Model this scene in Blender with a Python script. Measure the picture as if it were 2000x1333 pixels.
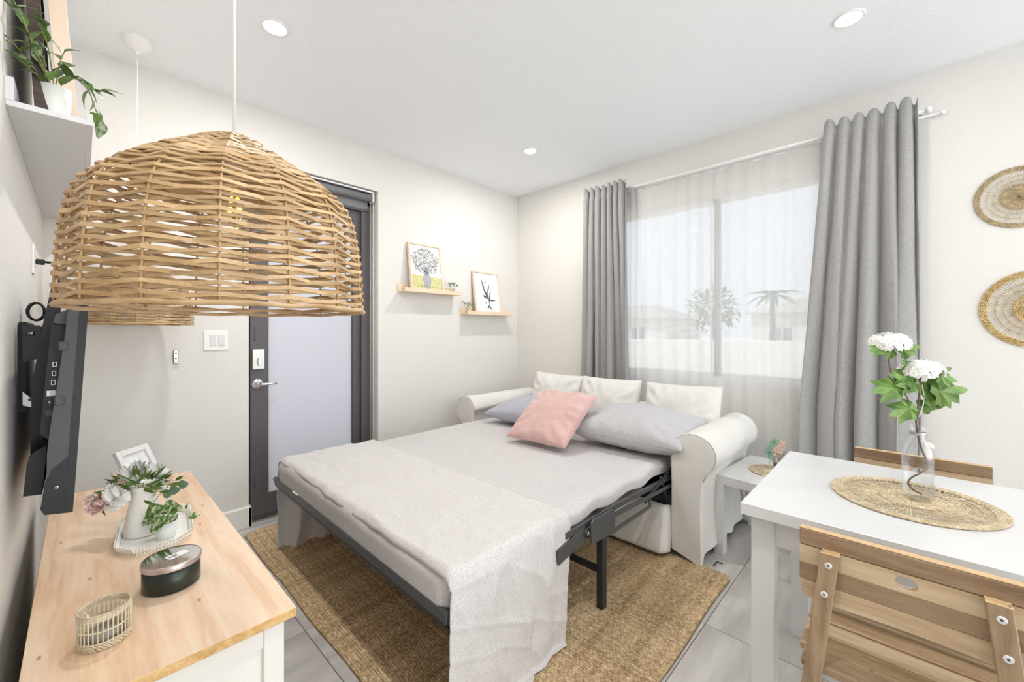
import bpy, math, random
import numpy as np
from mathutils import Vector, Matrix, Euler, noise
R = math.radians
random.seed(7)
for o in list(bpy.data.objects): bpy.data.objects.remove(o, do_unlink=True)
S = bpy.context.scene
C = S.collection

# ---------------------------------------------------------------- camera, world, sun, exposure
EYE = 1.26
cd = bpy.data.cameras.new('camera'); cam = bpy.data.objects.new('camera', cd); C.objects.link(cam)
cam.location = (0, 0, EYE); cam.rotation_euler = (R(90), 0, R(-46.358))
cd.sensor_width = 36; cd.lens = 803 / 2000 * 36; cd.shift_y = -17.5 / 2000; cd.clip_start = .02; cd.clip_end = 500
S.camera = cam
S.view_settings.view_transform = 'Standard'; S.view_settings.look = 'None'
S.view_settings.gamma = 1; S.view_settings.use_curve_mapping = False
S.view_settings.exposure = 1.88
w = bpy.data.worlds.new('sky'); S.world = w; w.use_nodes = True
bg = w.node_tree.nodes['Background']; bg.inputs[0].default_value = (.88, .94, 1, 1); bg.inputs[1].default_value = 1.0
sd = bpy.data.lights.new('sun', 'SUN'); sd.energy = 3.2; sd.angle = R(2); sd.color = (1, .96, .9)
sun = bpy.data.objects.new('sun', sd); C.objects.link(sun)
sun.rotation_euler = Vector((.45, -.5, -1)).to_track_quat('-Z', 'Y').to_euler()
S.cycles.use_denoising = True
S.cycles.max_bounces = 10; S.cycles.diffuse_bounces = 6; S.cycles.transparent_max_bounces = 16
S.cycles.sample_clamp_indirect = 6

# ---------------------------------------------------------------- materials
MATS = {}
def mat(name, col, rough=.6, col2=None, nscale=8., stretch=(1, 1, 1), bump=0., bscale=60., metal=0., detail=3., trans=0., sss=0., rnd=0., coat=0., ramp=(.35, .65), bstretch=None, ior=1.45, sheen=0.):
    if name in MATS: return MATS[name]
    m = bpy.data.materials.new(name); m.use_nodes = True; N = m.node_tree.nodes; L = m.node_tree.links
    b = N['Principled BSDF']; b.inputs['Base Color'].default_value = (*col, 1); b.inputs['Roughness'].default_value = rough
    b.inputs['Metallic'].default_value = metal; b.inputs['IOR'].default_value = ior
    if trans: b.inputs['Transmission Weight'].default_value = trans
    if coat: b.inputs['Coat Weight'].default_value = coat
    if sheen: b.inputs['Sheen Weight'].default_value = sheen
    if sss:
        b.inputs['Subsurface Weight'].default_value = sss; b.inputs['Subsurface Radius'].default_value = (.02, .02, .02)
    tc = N.new('ShaderNodeTexCoord'); out = None
    if col2 is not None:
        mp = N.new('ShaderNodeMapping'); mp.inputs['Scale'].default_value = stretch; L.new(tc.outputs['Object'], mp.inputs[0])
        nz = N.new('ShaderNodeTexNoise'); nz.inputs['Scale'].default_value = nscale; nz.inputs['Detail'].default_value = detail
        L.new(mp.outputs[0], nz.inputs['Vector'])
        cr = N.new('ShaderNodeValToRGB'); cr.color_ramp.elements[0].position, cr.color_ramp.elements[1].position = ramp
        cr.color_ramp.elements[0].color = (*col, 1); cr.color_ramp.elements[1].color = (*col2, 1)
        L.new(nz.outputs[0], cr.inputs[0]); out = cr.outputs[0]; L.new(out, b.inputs['Base Color'])
    if rnd:
        oi = N.new('ShaderNodeObjectInfo'); mr = N.new('ShaderNodeMapRange'); mr.inputs[3].default_value = 1 - rnd; mr.inputs[4].default_value = 1 + rnd * .6
        L.new(oi.outputs['Random'], mr.inputs[0]); hs = N.new('ShaderNodeHueSaturation'); L.new(mr.outputs[0], hs.inputs['Value'])
        if out: L.new(out, hs.inputs['Color'])
        else: hs.inputs['Color'].default_value = (*col, 1)
        L.new(hs.outputs[0], b.inputs['Base Color'])
    if bump:
        mp = N.new('ShaderNodeMapping'); mp.inputs['Scale'].default_value = bstretch or (1, 1, 1); L.new(tc.outputs['Object'], mp.inputs[0])
        nz = N.new('ShaderNodeTexNoise'); nz.inputs['Scale'].default_value = bscale; nz.inputs['Detail'].default_value = 2
        L.new(mp.outputs[0], nz.inputs['Vector'])
        bp = N.new('ShaderNodeBump'); bp.inputs['Strength'].default_value = bump; bp.inputs['Distance'].default_value = .004
        L.new(nz.outputs[0], bp.inputs['Height']); L.new(bp.outputs[0], b.inputs['Normal'])
    MATS[name] = m
    return m
def emit(name, col, s):
    m = bpy.data.materials.new(name); m.use_nodes = True; N = m.node_tree.nodes
    b = N['Principled BSDF']; b.inputs['Base Color'].default_value = (*col, 1); b.inputs['Emission Color'].default_value = (*col, 1); b.inputs['Emission Strength'].default_value = s
    MATS[name] = m; return m
def wood(name, c1, c2, c3, axis=1, scale=1., rough=.45, knots=True, rings=7.):
    m = bpy.data.materials.new(name); m.use_nodes = True; N = m.node_tree.nodes; L = m.node_tree.links
    b = N['Principled BSDF']; b.inputs['Roughness'].default_value = rough
    tc = N.new('ShaderNodeTexCoord'); mp = N.new('ShaderNodeMapping')
    sc = [14 * scale] * 3; sc[axis] = 1.3 * scale; mp.inputs['Scale'].default_value = sc
    oi = N.new('ShaderNodeObjectInfo'); cm = N.new('ShaderNodeVectorMath'); cm.operation = 'SCALE'; cm.inputs[0].default_value = (7, 3, 5); L.new(oi.outputs['Random'], cm.inputs['Scale'])
    ad = N.new('ShaderNodeVectorMath'); L.new(tc.outputs['Object'], ad.inputs[0]); L.new(cm.outputs[0], ad.inputs[1]); L.new(ad.outputs[0], mp.inputs[0])
    nz = N.new('ShaderNodeTexNoise'); nz.inputs['Scale'].default_value = 1.0; nz.inputs['Detail'].default_value = 4; L.new(mp.outputs[0], nz.inputs['Vector'])
    mu = N.new('ShaderNodeMath'); mu.operation = 'MULTIPLY'; mu.inputs[1].default_value = rings; L.new(nz.outputs[0], mu.inputs[0])
    fr = N.new('ShaderNodeMath'); fr.operation = 'PINGPONG'; fr.inputs[1].default_value = 1; L.new(mu.outputs[0], fr.inputs[0])
    n2 = N.new('ShaderNodeTexNoise'); n2.inputs['Scale'].default_value = 9; n2.inputs['Detail'].default_value = 3; L.new(mp.outputs[0], n2.inputs['Vector'])
    mx = N.new('ShaderNodeMath'); mx.operation = 'MULTIPLY_ADD'; mx.inputs[1].default_value = .55; L.new(n2.outputs[0], mx.inputs[0])
    m3 = N.new('ShaderNodeMath'); m3.operation = 'MULTIPLY'; m3.inputs[1].default_value = .5; L.new(fr.outputs[0], m3.inputs[0]); L.new(m3.outputs[0], mx.inputs[2])
    cr = N.new('ShaderNodeValToRGB'); e = cr.color_ramp.elements; e[0].position = .12; e[0].color = (*c1, 1); e[1].position = .85; e[1].color = (*c3, 1)
    k = cr.color_ramp.elements.new(.5); k.color = (*c2, 1); L.new(mx.outputs[0], cr.inputs[0]); last = cr.outputs[0]
    if knots:
        vo = N.new('ShaderNodeTexVoronoi'); vo.voronoi_dimensions = '2D'; vo.inputs['Scale'].default_value = 7.0 * scale; vm = N.new('ShaderNodeMapping')
        s2 = [1.9] * 3; s2[axis] = .75; vm.inputs['Scale'].default_value = s2; L.new(tc.outputs['Object'], vm.inputs[0]); L.new(vm.outputs[0], vo.inputs['Vector'])
        r2 = N.new('ShaderNodeValToRGB'); r2.color_ramp.elements[0].position = .015; r2.color_ramp.elements[0].color = (1, 1, 1, 1); r2.color_ramp.elements[1].position = .055; r2.color_ramp.elements[1].color = (0, 0, 0, 1)
        L.new(vo.outputs['Distance'], r2.inputs[0]); mix = N.new('ShaderNodeMix'); mix.data_type = 'RGBA'
        sv = N.new('ShaderNodeSeparateColor'); L.new(vo.outputs['Color'], sv.inputs[0]); gt = N.new('ShaderNodeMath'); gt.operation = 'GREATER_THAN'; gt.inputs[1].default_value = .55; L.new(sv.outputs[0], gt.inputs[0])
        mm = N.new('ShaderNodeMath'); mm.operation = 'MULTIPLY'; L.new(r2.outputs[0], mm.inputs[0]); L.new(gt.outputs[0], mm.inputs[1])
        m4 = N.new('ShaderNodeMath'); m4.operation = 'MULTIPLY'; m4.inputs[1].default_value = .8; L.new(mm.outputs[0], m4.inputs[0])
        L.new(m4.outputs[0], mix.inputs[0]); L.new(last, mix.inputs[6]); mix.inputs[7].default_value = (c1[0] * .45, c1[1] * .35, c1[2] * .25, 1); last = mix.outputs[2]
    L.new(last, b.inputs['Base Color'])
    MATS[name] = m; return m
def cloth_sheer():
    m = bpy.data.materials.new('sheer'); m.use_nodes = True; N = m.node_tree.nodes; L = m.node_tree.links
    for n in list(N):
        if n.type != 'OUTPUT_MATERIAL': N.remove(n)
    o = N['Material Output']; t = N.new('ShaderNodeBsdfTransparent'); d = N.new('ShaderNodeBsdfDiffuse'); tr = N.new('ShaderNodeBsdfTranslucent')
    d.inputs[0].default_value = (.90, .895, .885, 1); tr.inputs[0].default_value = (.88, .88, .875, 1)
    a = N.new('ShaderNodeMixShader'); a.inputs[0].default_value = .5; L.new(d.outputs[0], a.inputs[1]); L.new(tr.outputs[0], a.inputs[2])
    tc = N.new('ShaderNodeTexCoord'); mp = N.new('ShaderNodeMapping'); mp.inputs['Scale'].default_value = (1, 40, 400); L.new(tc.outputs['Object'], mp.inputs[0])
    nz = N.new('ShaderNodeTexNoise'); nz.inputs['Scale'].default_value = 1; L.new(mp.outputs[0], nz.inputs['Vector'])
    mr = N.new('ShaderNodeMapRange'); mr.inputs[1].default_value = .3; mr.inputs[2].default_value = .7; mr.inputs[3].default_value = .64; mr.inputs[4].default_value = .71; L.new(nz.outputs[0], mr.inputs[0])
    b = N.new('ShaderNodeMixShader'); L.new(mr.outputs[0], b.inputs[0]); L.new(t.outputs[0], b.inputs[1]); L.new(a.outputs[0], b.inputs[2]); L.new(b.outputs[0], o.inputs[0])
    MATS['sheer'] = m; return m
def glassy(name, col=(1, 1, 1), fac=.1, rough=.02):
    m = bpy.data.materials.new(name); m.use_nodes = True; N = m.node_tree.nodes; L = m.node_tree.links
    for n in list(N):
        if n.type != 'OUTPUT_MATERIAL': N.remove(n)
    o = N['Material Output']; t = N.new('ShaderNodeBsdfTransparent'); t.inputs[0].default_value = (*col, 1); g = N.new('ShaderNodeBsdfGlossy'); g.inputs['Roughness'].default_value = rough
    lw = N.new('ShaderNodeLayerWeight'); lw.inputs[0].default_value = .35; ma = N.new('ShaderNodeMath'); ma.operation = 'MULTIPLY_ADD'; ma.inputs[1].default_value = .38; ma.inputs[2].default_value = fac; L.new(lw.outputs['Facing'], ma.inputs[0])
    x = N.new('ShaderNodeMixShader'); L.new(ma.outputs[0], x.inputs[0]); L.new(t.outputs[0], x.inputs[1]); L.new(g.outputs[0], x.inputs[2]); L.new(x.outputs[0], o.inputs[0])
    MATS[name] = m; return m
def frosted():
    m = bpy.data.materials.new('frosted'); m.use_nodes = True; N = m.node_tree.nodes; L = m.node_tree.links
    for n in list(N):
        if n.type != 'OUTPUT_MATERIAL': N.remove(n)
    o = N['Material Output']; d = N.new('ShaderNodeBsdfDiffuse'); d.inputs[0].default_value = (.60, .61, .66, 1); t = N.new('ShaderNodeBsdfTranslucent'); t.inputs[0].default_value = (.60, .61, .65, 1)
    g = N.new('ShaderNodeBsdfGlossy'); g.inputs['Roughness'].default_value = .35
    a = N.new('ShaderNodeMixShader'); a.inputs[0].default_value = .3; L.new(d.outputs[0], a.inputs[1]); L.new(t.outputs[0], a.inputs[2])
    b = N.new('ShaderNodeMixShader'); b.inputs[0].default_value = .06; L.new(a.outputs[0], b.inputs[1]); L.new(g.outputs[0], b.inputs[2]); L.new(b.outputs[0], o.inputs[0])
    MATS['frosted'] = m; return m

WALL = mat('wall_paint', (.755, .735, .70), .75, bump=.35, bscale=130)
CEIL = mat('ceiling_paint', (.90, .925, .95), .8, bump=.6, bscale=60)
TRIM = mat('trim_white', (.84, .82, .78), .45)
WHITE = mat('white_satin', (.70, .70, .70), .35)
WHITE2 = mat('table_white', (.65, .65, .65), .28)
CREAM = mat('console_white', (.82, .79, .74), .45)
PLAST = mat('plastic_white', (.86, .85, .83), .3)
TILE = mat('tile', (.42, .40, .375), .35, (.60, .575, .545), 2.2, (1, 5, 1), bump=.1, bscale=40, detail=8, rnd=.05)
GROUT = mat('grout', (.22, .20, .18), .9)
DARKF = mat('door_metal', (.105, .093, .098), .45)
BLIND = mat('blind_grey', (.20, .20, .21), .6)
FROST = frosted(); SHEER = cloth_sheer(); GLASS = glassy('clear_glass', (.985, .99, .99), fac=.015); BULBG = glassy('bulb_glass', fac=.12); PANE = glassy('window_glass', (.55, .555, .565), .0)
STEEL = mat('brushed_steel', (.50, .485, .46), .32, metal=1); CHROME = mat('satin_chrome', (.86, .86, .86), .22, metal=1)
RATTAN = mat('rattan', (.40, .25, .115), .5, (.60, .42, .235), 14, (1, 1, 3), rnd=.22, bump=.3, bscale=200)
RATTAN2 = mat('rattan_rib', (.50, .32, .15), .55, rnd=.15)
LINEN = mat('grey_curtain', (.27, .265, .26), .9, (.43, .42, .41), 420, (1, 1, .35), bump=.2, bscale=600, ramp=(.3, .7), sheen=.2)
SLIP = mat('slipcover', (.70, .68, .645), .85, (.74, .72, .685), 5, bump=.25, bscale=320)
SHEET = mat('heather_sheet', (.50, .475, .468), .9, (.63, .605, .60), 260, (1, 1, 1), bump=.3, bscale=240, detail=5, ramp=(.36, .60))
SHEET2 = mat('heather_top', (.52, .49, .475), .9, (.67, .645, .63), 260, (1, 1, 1), bump=.3, bscale=240, detail=5, ramp=(.34, .58))
GREYP = mat('grey_pillow', (.43, .42, .43), .9, (.56, .545, .56), 260, (1, 1, 1), bump=.3, bscale=240, detail=5, ramp=(.36, .62))
PINK = mat('pink_velvet', (.58, .35, .32), .75, (.64, .42, .39), 6, bump=.15, bscale=300, sheen=.5)
FRAME = mat('sofa_metal', (.035, .036, .038), .42, metal=.35); FRAMEL = mat('sofa_metal_light', (.09, .092, .093), .4, metal=.4)
WSHADE = mat('well_shade', (.03, .03, .035), .9)  # near-black colour standing for shade in the sofa cavity
TVB = mat('tv_black', (.018, .018, .021), .38, bump=.05, bscale=300); TVG = mat('tv_grey', (.075, .077, .08), .42); TVS = mat('tv_screen', (.01, .01, .012), .08)
BLACK = mat('black_rubber', (.012, .012, .012), .5)
PINE = wood('pine_top', (.68, .44, .265), (.82, .60, .42), (.88, .70, .53), 1, .8, .42, True, 7)
PINEE = wood('pine_edge', (.52, .29, .10), (.68, .42, .17), (.78, .52, .25), 1, 1.2, .5, False, 9)
BIRCH = mat('birch', (.78, .62, .44), .5, (.84, .69, .52), 6, (1, 8, 1))
BIRCHP = mat('birch_pink', (.78, .60, .46), .5, (.84, .68, .54), 6, (1, 1, .2))
AC1 = wood('acacia_dark', (.15, .09, .05), (.25, .16, .09), (.34, .23, .14), 1, 2.0, .45, False, 6)
AC2 = wood('acacia_light', (.42, .29, .17), (.54, .40, .25), (.62, .48, .32), 1, 2.0, .45, False, 5)
AC3 = wood('acacia_mid', (.26, .16, .08), (.38, .25, .135), (.48, .34, .20), 1, 2.0, .45, True, 6)
ACP = wood('acacia_post', (.21, .135, .075), (.31, .21, .125), (.39, .275, .17), 2, 2.0, .45, False, 6)
ACE = mat('acacia_edge', (.56, .37, .19), .5, (.64, .45, .26), 9, (1, 6, 1))
SEAG = mat('seagrass', (.50, .39, .24), .7, (.70, .59, .42), 60, rnd=.18, bump=.3, bscale=200)
SEAGD = mat('seagrass_dark', (.36, .27, .155), .7, (.58, .45, .27), 70, rnd=.15, bump=.3, bscale=200)
LEAF = mat('leaf_green', (.07, .15, .025), .45, (.17, .28, .06), 40, rnd=.2); LEAFL = mat('leaf_bright', (.085, .19, .03), .45, (.20, .32, .075), 25, rnd=.15)
LEAFV = mat('leaf_variegated', (.075, .15, .04), .42, (.40, .47, .30), 70, ramp=(.44, .62), rnd=.2); LEAFP = mat('leaf_pale_stripe', (.10, .21, .05), .4, (.66, .72, .48), 85, ramp=(.46, .6))
LEAFE = mat('leaf_eucalyptus', (.10, .20, .13), .5, (.20, .30, .21), 30); STEM = mat('stem_brown', (.10, .055, .035), .6, (.17, .10, .06), 60); STEMG = mat('stem_green', (.25, .28, .08), .5)
PETW = mat('petal_white', (.93, .93, .91), .6, sss=.0); PETP = mat('petal_pink', (.86, .55, .52), .6, (.92, .80, .76), 40); PETC = mat('petal_peach', (.82, .56, .42), .6, (.90, .70, .58), 60)
CERAM = mat('white_ceramic', (.86, .85, .82), .22, coat=.4); TRAYM = mat('tray_enamel', (.84, .84, .78), .35, (.90, .89, .84), 30); POTG = mat('pale_pot', (.74, .77, .76), .35)
TIN = mat('dark_tin', (.030, .036, .030), .28, (.055, .062, .05), 12, metal=.6); MIRROR = mat('mirror_lid', (.72, .72, .71), .06, metal=1); COPPER = mat('tin_rim', (.60, .50, .47), .3, metal=.8)
WICK = mat('pale_wicker', (.62, .52, .36), .6, (.78, .69, .52), 60, rnd=.1)
PAPER = mat('paper', (.88, .87, .86), .6); SOIL = mat('soil', (.04, .025, .015), .9)
FILA = emit('filament', (1, .72, .08), 1.2)
DOWN = emit('downlight_diffuser', (1, .98, .95), 9.0)
SOFFG = mat('shelf_white', (.74, .74, .76), .5)

# ---------------------------------------------------------------- mesh builder
class MB:
    def __init__(s): s.v = []; s.f = []; s.mi = []; s.sm = []; s.cur = 0
    def add(s, vs, fs, smooth=False, M=None):
        b = len(s.v)
        if M is not None: vs = [M @ Vector(p) for p in vs]
        s.v += [tuple(p) for p in vs]
        for f in fs: s.f.append(tuple(i + b for i in f)); s.mi.append(s.cur); s.sm.append(smooth)
        return s
    def box(s, x0, x1, y0, y1, z0, z1, M=None, bev=0.):
        if x0 > x1: x0, x1 = x1, x0
        if y0 > y1: y0, y1 = y1, y0
        if z0 > z1: z0, z1 = z1, z0
        if not bev:
            vs = [(x, y, z) for z in (z0, z1) for y in (y0, y1) for x in (x0, x1)]
            return s.add(vs, [(0, 2, 3, 1), (4, 5, 7, 6), (0, 1, 5, 4), (1, 3, 7, 5), (3, 2, 6, 7), (2, 0, 4, 6)], M=M)
        b = min(bev, (x1 - x0) * .49, (y1 - y0) * .49, (z1 - z0) * .49)
        vs = []; idx = {}
        X, Y, Z = (x0, x1), (y0, y1), (z0, z1)
        for i in (0, 1):
            for j in (0, 1):
                for k in (0, 1):
                    a, c, d = X[i] + b * (1 - 2 * i), Y[j] + b * (1 - 2 * j), Z[k] + b * (1 - 2 * k)
                    for ax, p in enumerate(((X[i], c, d), (a, Y[j], d), (a, c, Z[k]))): idx[(i, j, k, ax)] = len(vs); vs.append(p)
        fs = []
        for i in (0, 1):
            q = [idx[(i, a, c, 0)] for a, c in ((0, 0), (1, 0), (1, 1), (0, 1))]; fs.append(q if i else q[::-1])
            q = [idx[(a, i, c, 1)] for a, c in ((0, 0), (1, 0), (1, 1), (0, 1))]; fs.append(q[::-1] if i else q)
            q = [idx[(a, c, i, 2)] for a, c in ((0, 0), (1, 0), (1, 1), (0, 1))]; fs.append(q if i else q[::-1])
        for i in (0, 1):
            for j in (0, 1):
                fs.append((idx[(i, j, 0, 0)], idx[(i, j, 1, 0)], idx[(i, j, 1, 1)], idx[(i, j, 0, 1)]))
                fs.append((idx[(i, 0, j, 0)], idx[(i, 1, j, 0)], idx[(i, 1, j, 2)], idx[(i, 0, j, 2)]))
                fs.append((idx[(0, i, j, 1)], idx[(1, i, j, 1)], idx[(1, i, j, 2)], idx[(0, i, j, 2)]))
                for k in (0, 1): fs.append((idx[(i, j, k, 0)], idx[(i, j, k, 1)], idx[(i, j, k, 2)]))
        return s.add(vs, fs, M=M)
    def tube(s, pts, r, n=8, closed=False, smooth=True, cap=True, M=None):
        pts = [Vector(p) for p in pts]; m = len(pts); vs = []; fs = []
        rr = r if isinstance(r, (list, tuple)) else [r] * m
        up = None
        for i, p in enumerate(pts):
            a = pts[(i - 1) % m] if (closed or i > 0) else p; b = pts[(i + 1) % m] if (closed or i < m - 1) else p
            t = (b - a).normalized() if (b - a).length > 1e-9 else Vector((0, 0, 1))
            if up is None: up = Vector((0, 0, 1)) if abs(t.z) < .9 else Vector((1, 0, 0))
            x = t.cross(up)
            if x.length < 1e-6: x = t.orthogonal()
            x.normalize(); y = x.cross(t).normalized(); up = y
            for k in range(n):
                an = 2 * math.pi * k / n; vs.append(p + (x * math.cos(an) + y * math.sin(an)) * rr[i])
        for i in range(m if closed else m - 1):
            for k in range(n):
                a = i * n + k; b = i * n + (k + 1) % n; c = ((i + 1) % m) * n; fs.append((a, b, c + (k + 1) % n, c + k))
        if cap and not closed: fs += [tuple(range(n))[::-1], tuple((m - 1) * n + k for k in range(n))]
        return s.add(vs, fs, smooth, M)
    def ribbon(s, pts, nrm, wd, th, closed=True):   # flat strip; nrm = outward normals
        m = len(pts); vs = []; fs = []
        for i in range(m):
            p = Vector(pts[i]); t = (Vector(pts[(i + 1) % m]) - Vector(pts[i - 1 if (closed or i) else 0])).normalized(); nn = Vector(nrm[i]); q = t.cross(nn).normalized(); nn = q.cross(t).normalized()
            w_ = wd[i] if isinstance(wd, list) else wd
            for a, b in ((-1, -1), (1, -1), (1, 1), (-1, 1)): vs.append(p + q * a * w_ / 2 + nn * b * th / 2)
        for i in range(m if closed else m - 1):
            j = (i + 1) % m
            for k in range(4): fs.append((i * 4 + k, i * 4 + (k + 1) % 4, j * 4 + (k + 1) % 4, j * 4 + k))
        return s.add(vs, fs)
    def lathe(s, prof, c=(0, 0, 0), n=32, smooth=True, sx=1., sy=1., M=None, cap=False):
        vs = []; fs = []
        for r, z in prof:
            for k in range(n): a = 2 * math.pi * k / n; vs.append((c[0] + r * sx * math.cos(a), c[1] + r * sy * math.sin(a), c[2] + z))
        for i in range(len(prof) - 1):
            for k in range(n): fs.append((i * n + k, i * n + (k + 1) % n, (i + 1) * n + (k + 1) % n, (i + 1) * n + k))
        if cap: fs += [tuple(range(n))[::-1], tuple((len(prof) - 1) * n + k for k in range(n))]
        return s.add(vs, fs, smooth, M)
    def prism(s, poly, h0, h1, axis='z', M=None, smooth=False):
        n = len(poly)
        def P(a, b, h): return (a, b, h) if axis == 'z' else (h, a, b) if axis == 'x' else (a, h, b)
        vs = [P(a, b, h0) for a, b in poly] + [P(a, b, h1) for a, b in poly]
        fs = [tuple(range(n))[::-1], tuple(range(n, 2 * n))] + [(i, (i + 1) % n, n + (i + 1) % n, n + i) for i in range(n)]
        return s.add(vs, fs, smooth, M)
    def grid(s, fn, nu, nv, smooth=True, M=None):
        vs = [fn(i / nu, j / nv) for i in range(nu + 1) for j in range(nv + 1)]
        fs = [(i * (nv + 1) + j, (i + 1) * (nv + 1) + j, (i + 1) * (nv + 1) + j + 1, i * (nv + 1) + j + 1) for i in range(nu) for j in range(nv)]
        return s.add(vs, fs, smooth, M)
    def leaf(s, p, d, up, ln, wd, droop=.2, fold=.15, n=6, tip=1.):
        p = Vector(p); d = Vector(d).normalized(); sd_ = d.cross(Vector(up))
        if sd_.length < 1e-4: sd_ = d.orthogonal()
        sd_.normalize(); u = sd_.cross(d).normalized(); vs = []; fs = []
        for i in range(n + 1):
            t = i / n; wv = wd / 2 * (math.sin(math.pi * min(1, t ** .75 * .97 + .015)) ** tip)
            c = p + d * ln * t - u * droop * ln * t * t
            vs += [c - sd_ * wv + u * fold * wv, c, c + sd_ * wv + u * fold * wv]
        for i in range(n):
            a = i * 3; fs += [(a, a + 1, a + 4, a + 3), (a + 1, a + 2, a + 5, a + 4)]
        return s.add(vs, fs, True)
    def build(s, name, mats, parent=None, kind=None, label=None, local=False, mods=None):
        me = bpy.data.meshes.new(name)
        vs = s.v
        if parent is not None and not local:
            off = Vector(); q = parent
            while q is not None: off = off + q.location; q = q.parent
            vs = [(a - off.x, b - off.y, c - off.z) for a, b, c in vs]
        me.from_pydata(vs, [], s.f)
        for m in (mats if isinstance(mats, (list, tuple)) else [mats]): me.materials.append(m)
        if s.f:
            me.polygons.foreach_set('material_index', s.mi); me.polygons.foreach_set('use_smooth', s.sm)
        me.update()
        o = bpy.data.objects.new(name, me); C.objects.link(o)
        if parent is not None: o.parent = parent
        if kind: o['kind'] = kind
        if label: o['label'] = label
        for m in mods or []:
            md = o.modifiers.new(m[0], m[0])
            for k, v in m[1].items(): setattr(md, k, v)
        return o
SOL = lambda t: ('SOLIDIFY', {'thickness': t, 'offset': 0})
SUB = lambda n: ('SUBSURF', {'levels': n, 'render_levels': n})
def thing(name, label, cat, loc=(0, 0, 0), rz=0., group=None):
    o = bpy.data.objects.new(name, None); C.objects.link(o); o.location = loc; o.rotation_euler = (0, 0, rz); o.empty_display_size = .05
    o['label'] = label; o['category'] = cat
    if group: o['group'] = group
    return o
def tag(o, label, cat, group=None):
    o['label'] = label; o['category'] = cat
    if group: o['group'] = group
    return o
def dup(o, loc=None, rz=None, parent=None, label=None):
    c = o.copy(); C.objects.link(c)
    if parent is not None: c.parent = parent
    for ch in list(o.children): dup(ch, parent=c)
    if loc is not None: c.location = loc
    if rz is not None: c.rotation_euler = (0, 0, rz)
    if label: c['label'] = label
    return c
def pc(name, me, mt, parent, M=None, label=None):     # a piece sharing mesh data
    o = bpy.data.objects.new(name, me); C.objects.link(o); o.parent = parent
    if M is not None: o.matrix_local = M
    return o
def nz(x, y, z=0.): return noise.noise(Vector((x, y, z)))

# ---------------------------------------------------------------- the room
XL, XR, YB, YO, H = -.13, 3.31, 3.08, -3.6, 2.743
fl = MB().box(XL - .1, XR + .1, YO, YB + .25, -.06, -.004).build('floor', GROUT, kind='structure')
tile_me = {}
xs = [XL]; x = .653 - .603 * 2
while x < XR: 
    if x > XL + .02: xs.append(x)
    x += .603
xs.append(XR)
ys = []; y = .622 - .603 * 7
while y < YB + .2: ys.append(y); y += .603
ys = [YO] + [q for q in ys if q > YO + .05] + [YB + .13]
g = .0018
for i in range(len(xs) - 1):
    for j in range(len(ys) - 1):
        wx, wy = round(xs[i + 1] - xs[i], 3), round(ys[j + 1] - ys[j], 3)
        if (wx, wy) not in tile_me:
            t = MB().box(g, wx - g, g, wy - g, -.006, 0, bev=.0012); me = bpy.data.meshes.new('tile'); me.from_pydata(t.v, [], t.f); me.materials.append(TILE); tile_me[(wx, wy)] = me
        pc('tile', tile_me[(wx, wy)], None, fl, Matrix.Translation((xs[i], ys[j], 0)))
ce = MB().box(XL - .1, XR + .15, YO, YB + .25, H, H + .12).build('ceiling', CEIL, kind='structure')
MB().box(XL - .1, XL, YO, YB, 0, H).build('wall_left', WALL, kind='structure')
wb = MB()
DX0, DX1, DZ = .752, 1.660, 2.398
wb.box(XL - .1, DX0, YB, YB + .25, 0, H); wb.box(DX1, XR + .15, YB, YB + .25, 0, H); wb.box(DX0, DX1, YB, YB + .25, DZ, H)
wb.build('wall_back', WALL, kind='structure')
WY0, WY1, WZ0, WZ1 = .20, 2.0, .89, 2.31
wr = MB()
wr.box(XR, XR + .15, WY1, YB, 0, H); wr.box(XR, XR + .15, YO, WY0, 0, H); wr.box(XR, XR + .15, WY0, WY1, 0, WZ0); wr.box(XR, XR + .15, WY0, WY1, WZ1, H)
wr.build('wall_right', WALL, kind='structure')
def skirting(name, f):
    b = MB(); f(b); b.build(name, TRIM, kind='structure')
def sk1(b):
    b.box(XL, DX0 + .012, YB - .014, YB, 0, .122); b.prism([(YB - .014, .122), (YB, .122), (YB, .130), (YB - .006, .130)], XL, DX0 + .006, 'x'); b.box(DX0 - .001, DX0 + .013, YB - .014, YB + .09, 0, .126)
    b.box(DX1 - .012, XR, YB - .014, YB, 0, .122); b.prism([(YB - .014, .122), (YB, .122), (YB, .130), (YB - .006, .130)], DX1, XR, 'x')
skirting('baseboard_back', sk1)
skirting('baseboard_left', lambda b: b.box(XL, XL + .014, YO, YB - .014, 0, .128))
skirting('baseboard_right', lambda b: b.box(XR - .014, XR, YO, YB - .014, 0, .128))

# door
dr = MB().box(DX0, DX0 + .045, YB + .14, YB + .20, 0, DZ - .07).box(1.575, DX1, YB + .10, YB + .20, 0, DZ).box(DX0, DX1, YB + .10, YB + .20, DZ - .10, DZ).box(1.562, 1.60, YB + .085, YB + .10, 0, DZ - .1).build('door_1', DARKF, kind='structure')
dl = MB(); yy0, yy1 = YB + .115, YB + .16
dl.box(.79, .895, yy0, yy1, .012, 2.28); dl.box(1.503, 1.572, yy0, yy1, .012, 2.28); dl.box(.895, 1.503, yy0, yy1, .012, .142); dl.box(.895, 1.503, yy0, yy1, 2.17, 2.28)
dl.build('door_leaf', DARKF, dr)
MB().box(.893, 1.505, YB + .13, YB + .142, .14, 2.172).build('glass_pane', FROST, dr)
for a in ((.895, .901, .14, 2.172), (1.497, 1.503, .14, 2.172)): MB().box(a[0], a[1], YB + .12, YB + .13, a[2], a[3]).build('glazing_bead', TVG, dr)
MB().box(.75, 1.66, YB + .02, YB + .2, -.003, .012).build('threshold', STEEL, dr)
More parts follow.
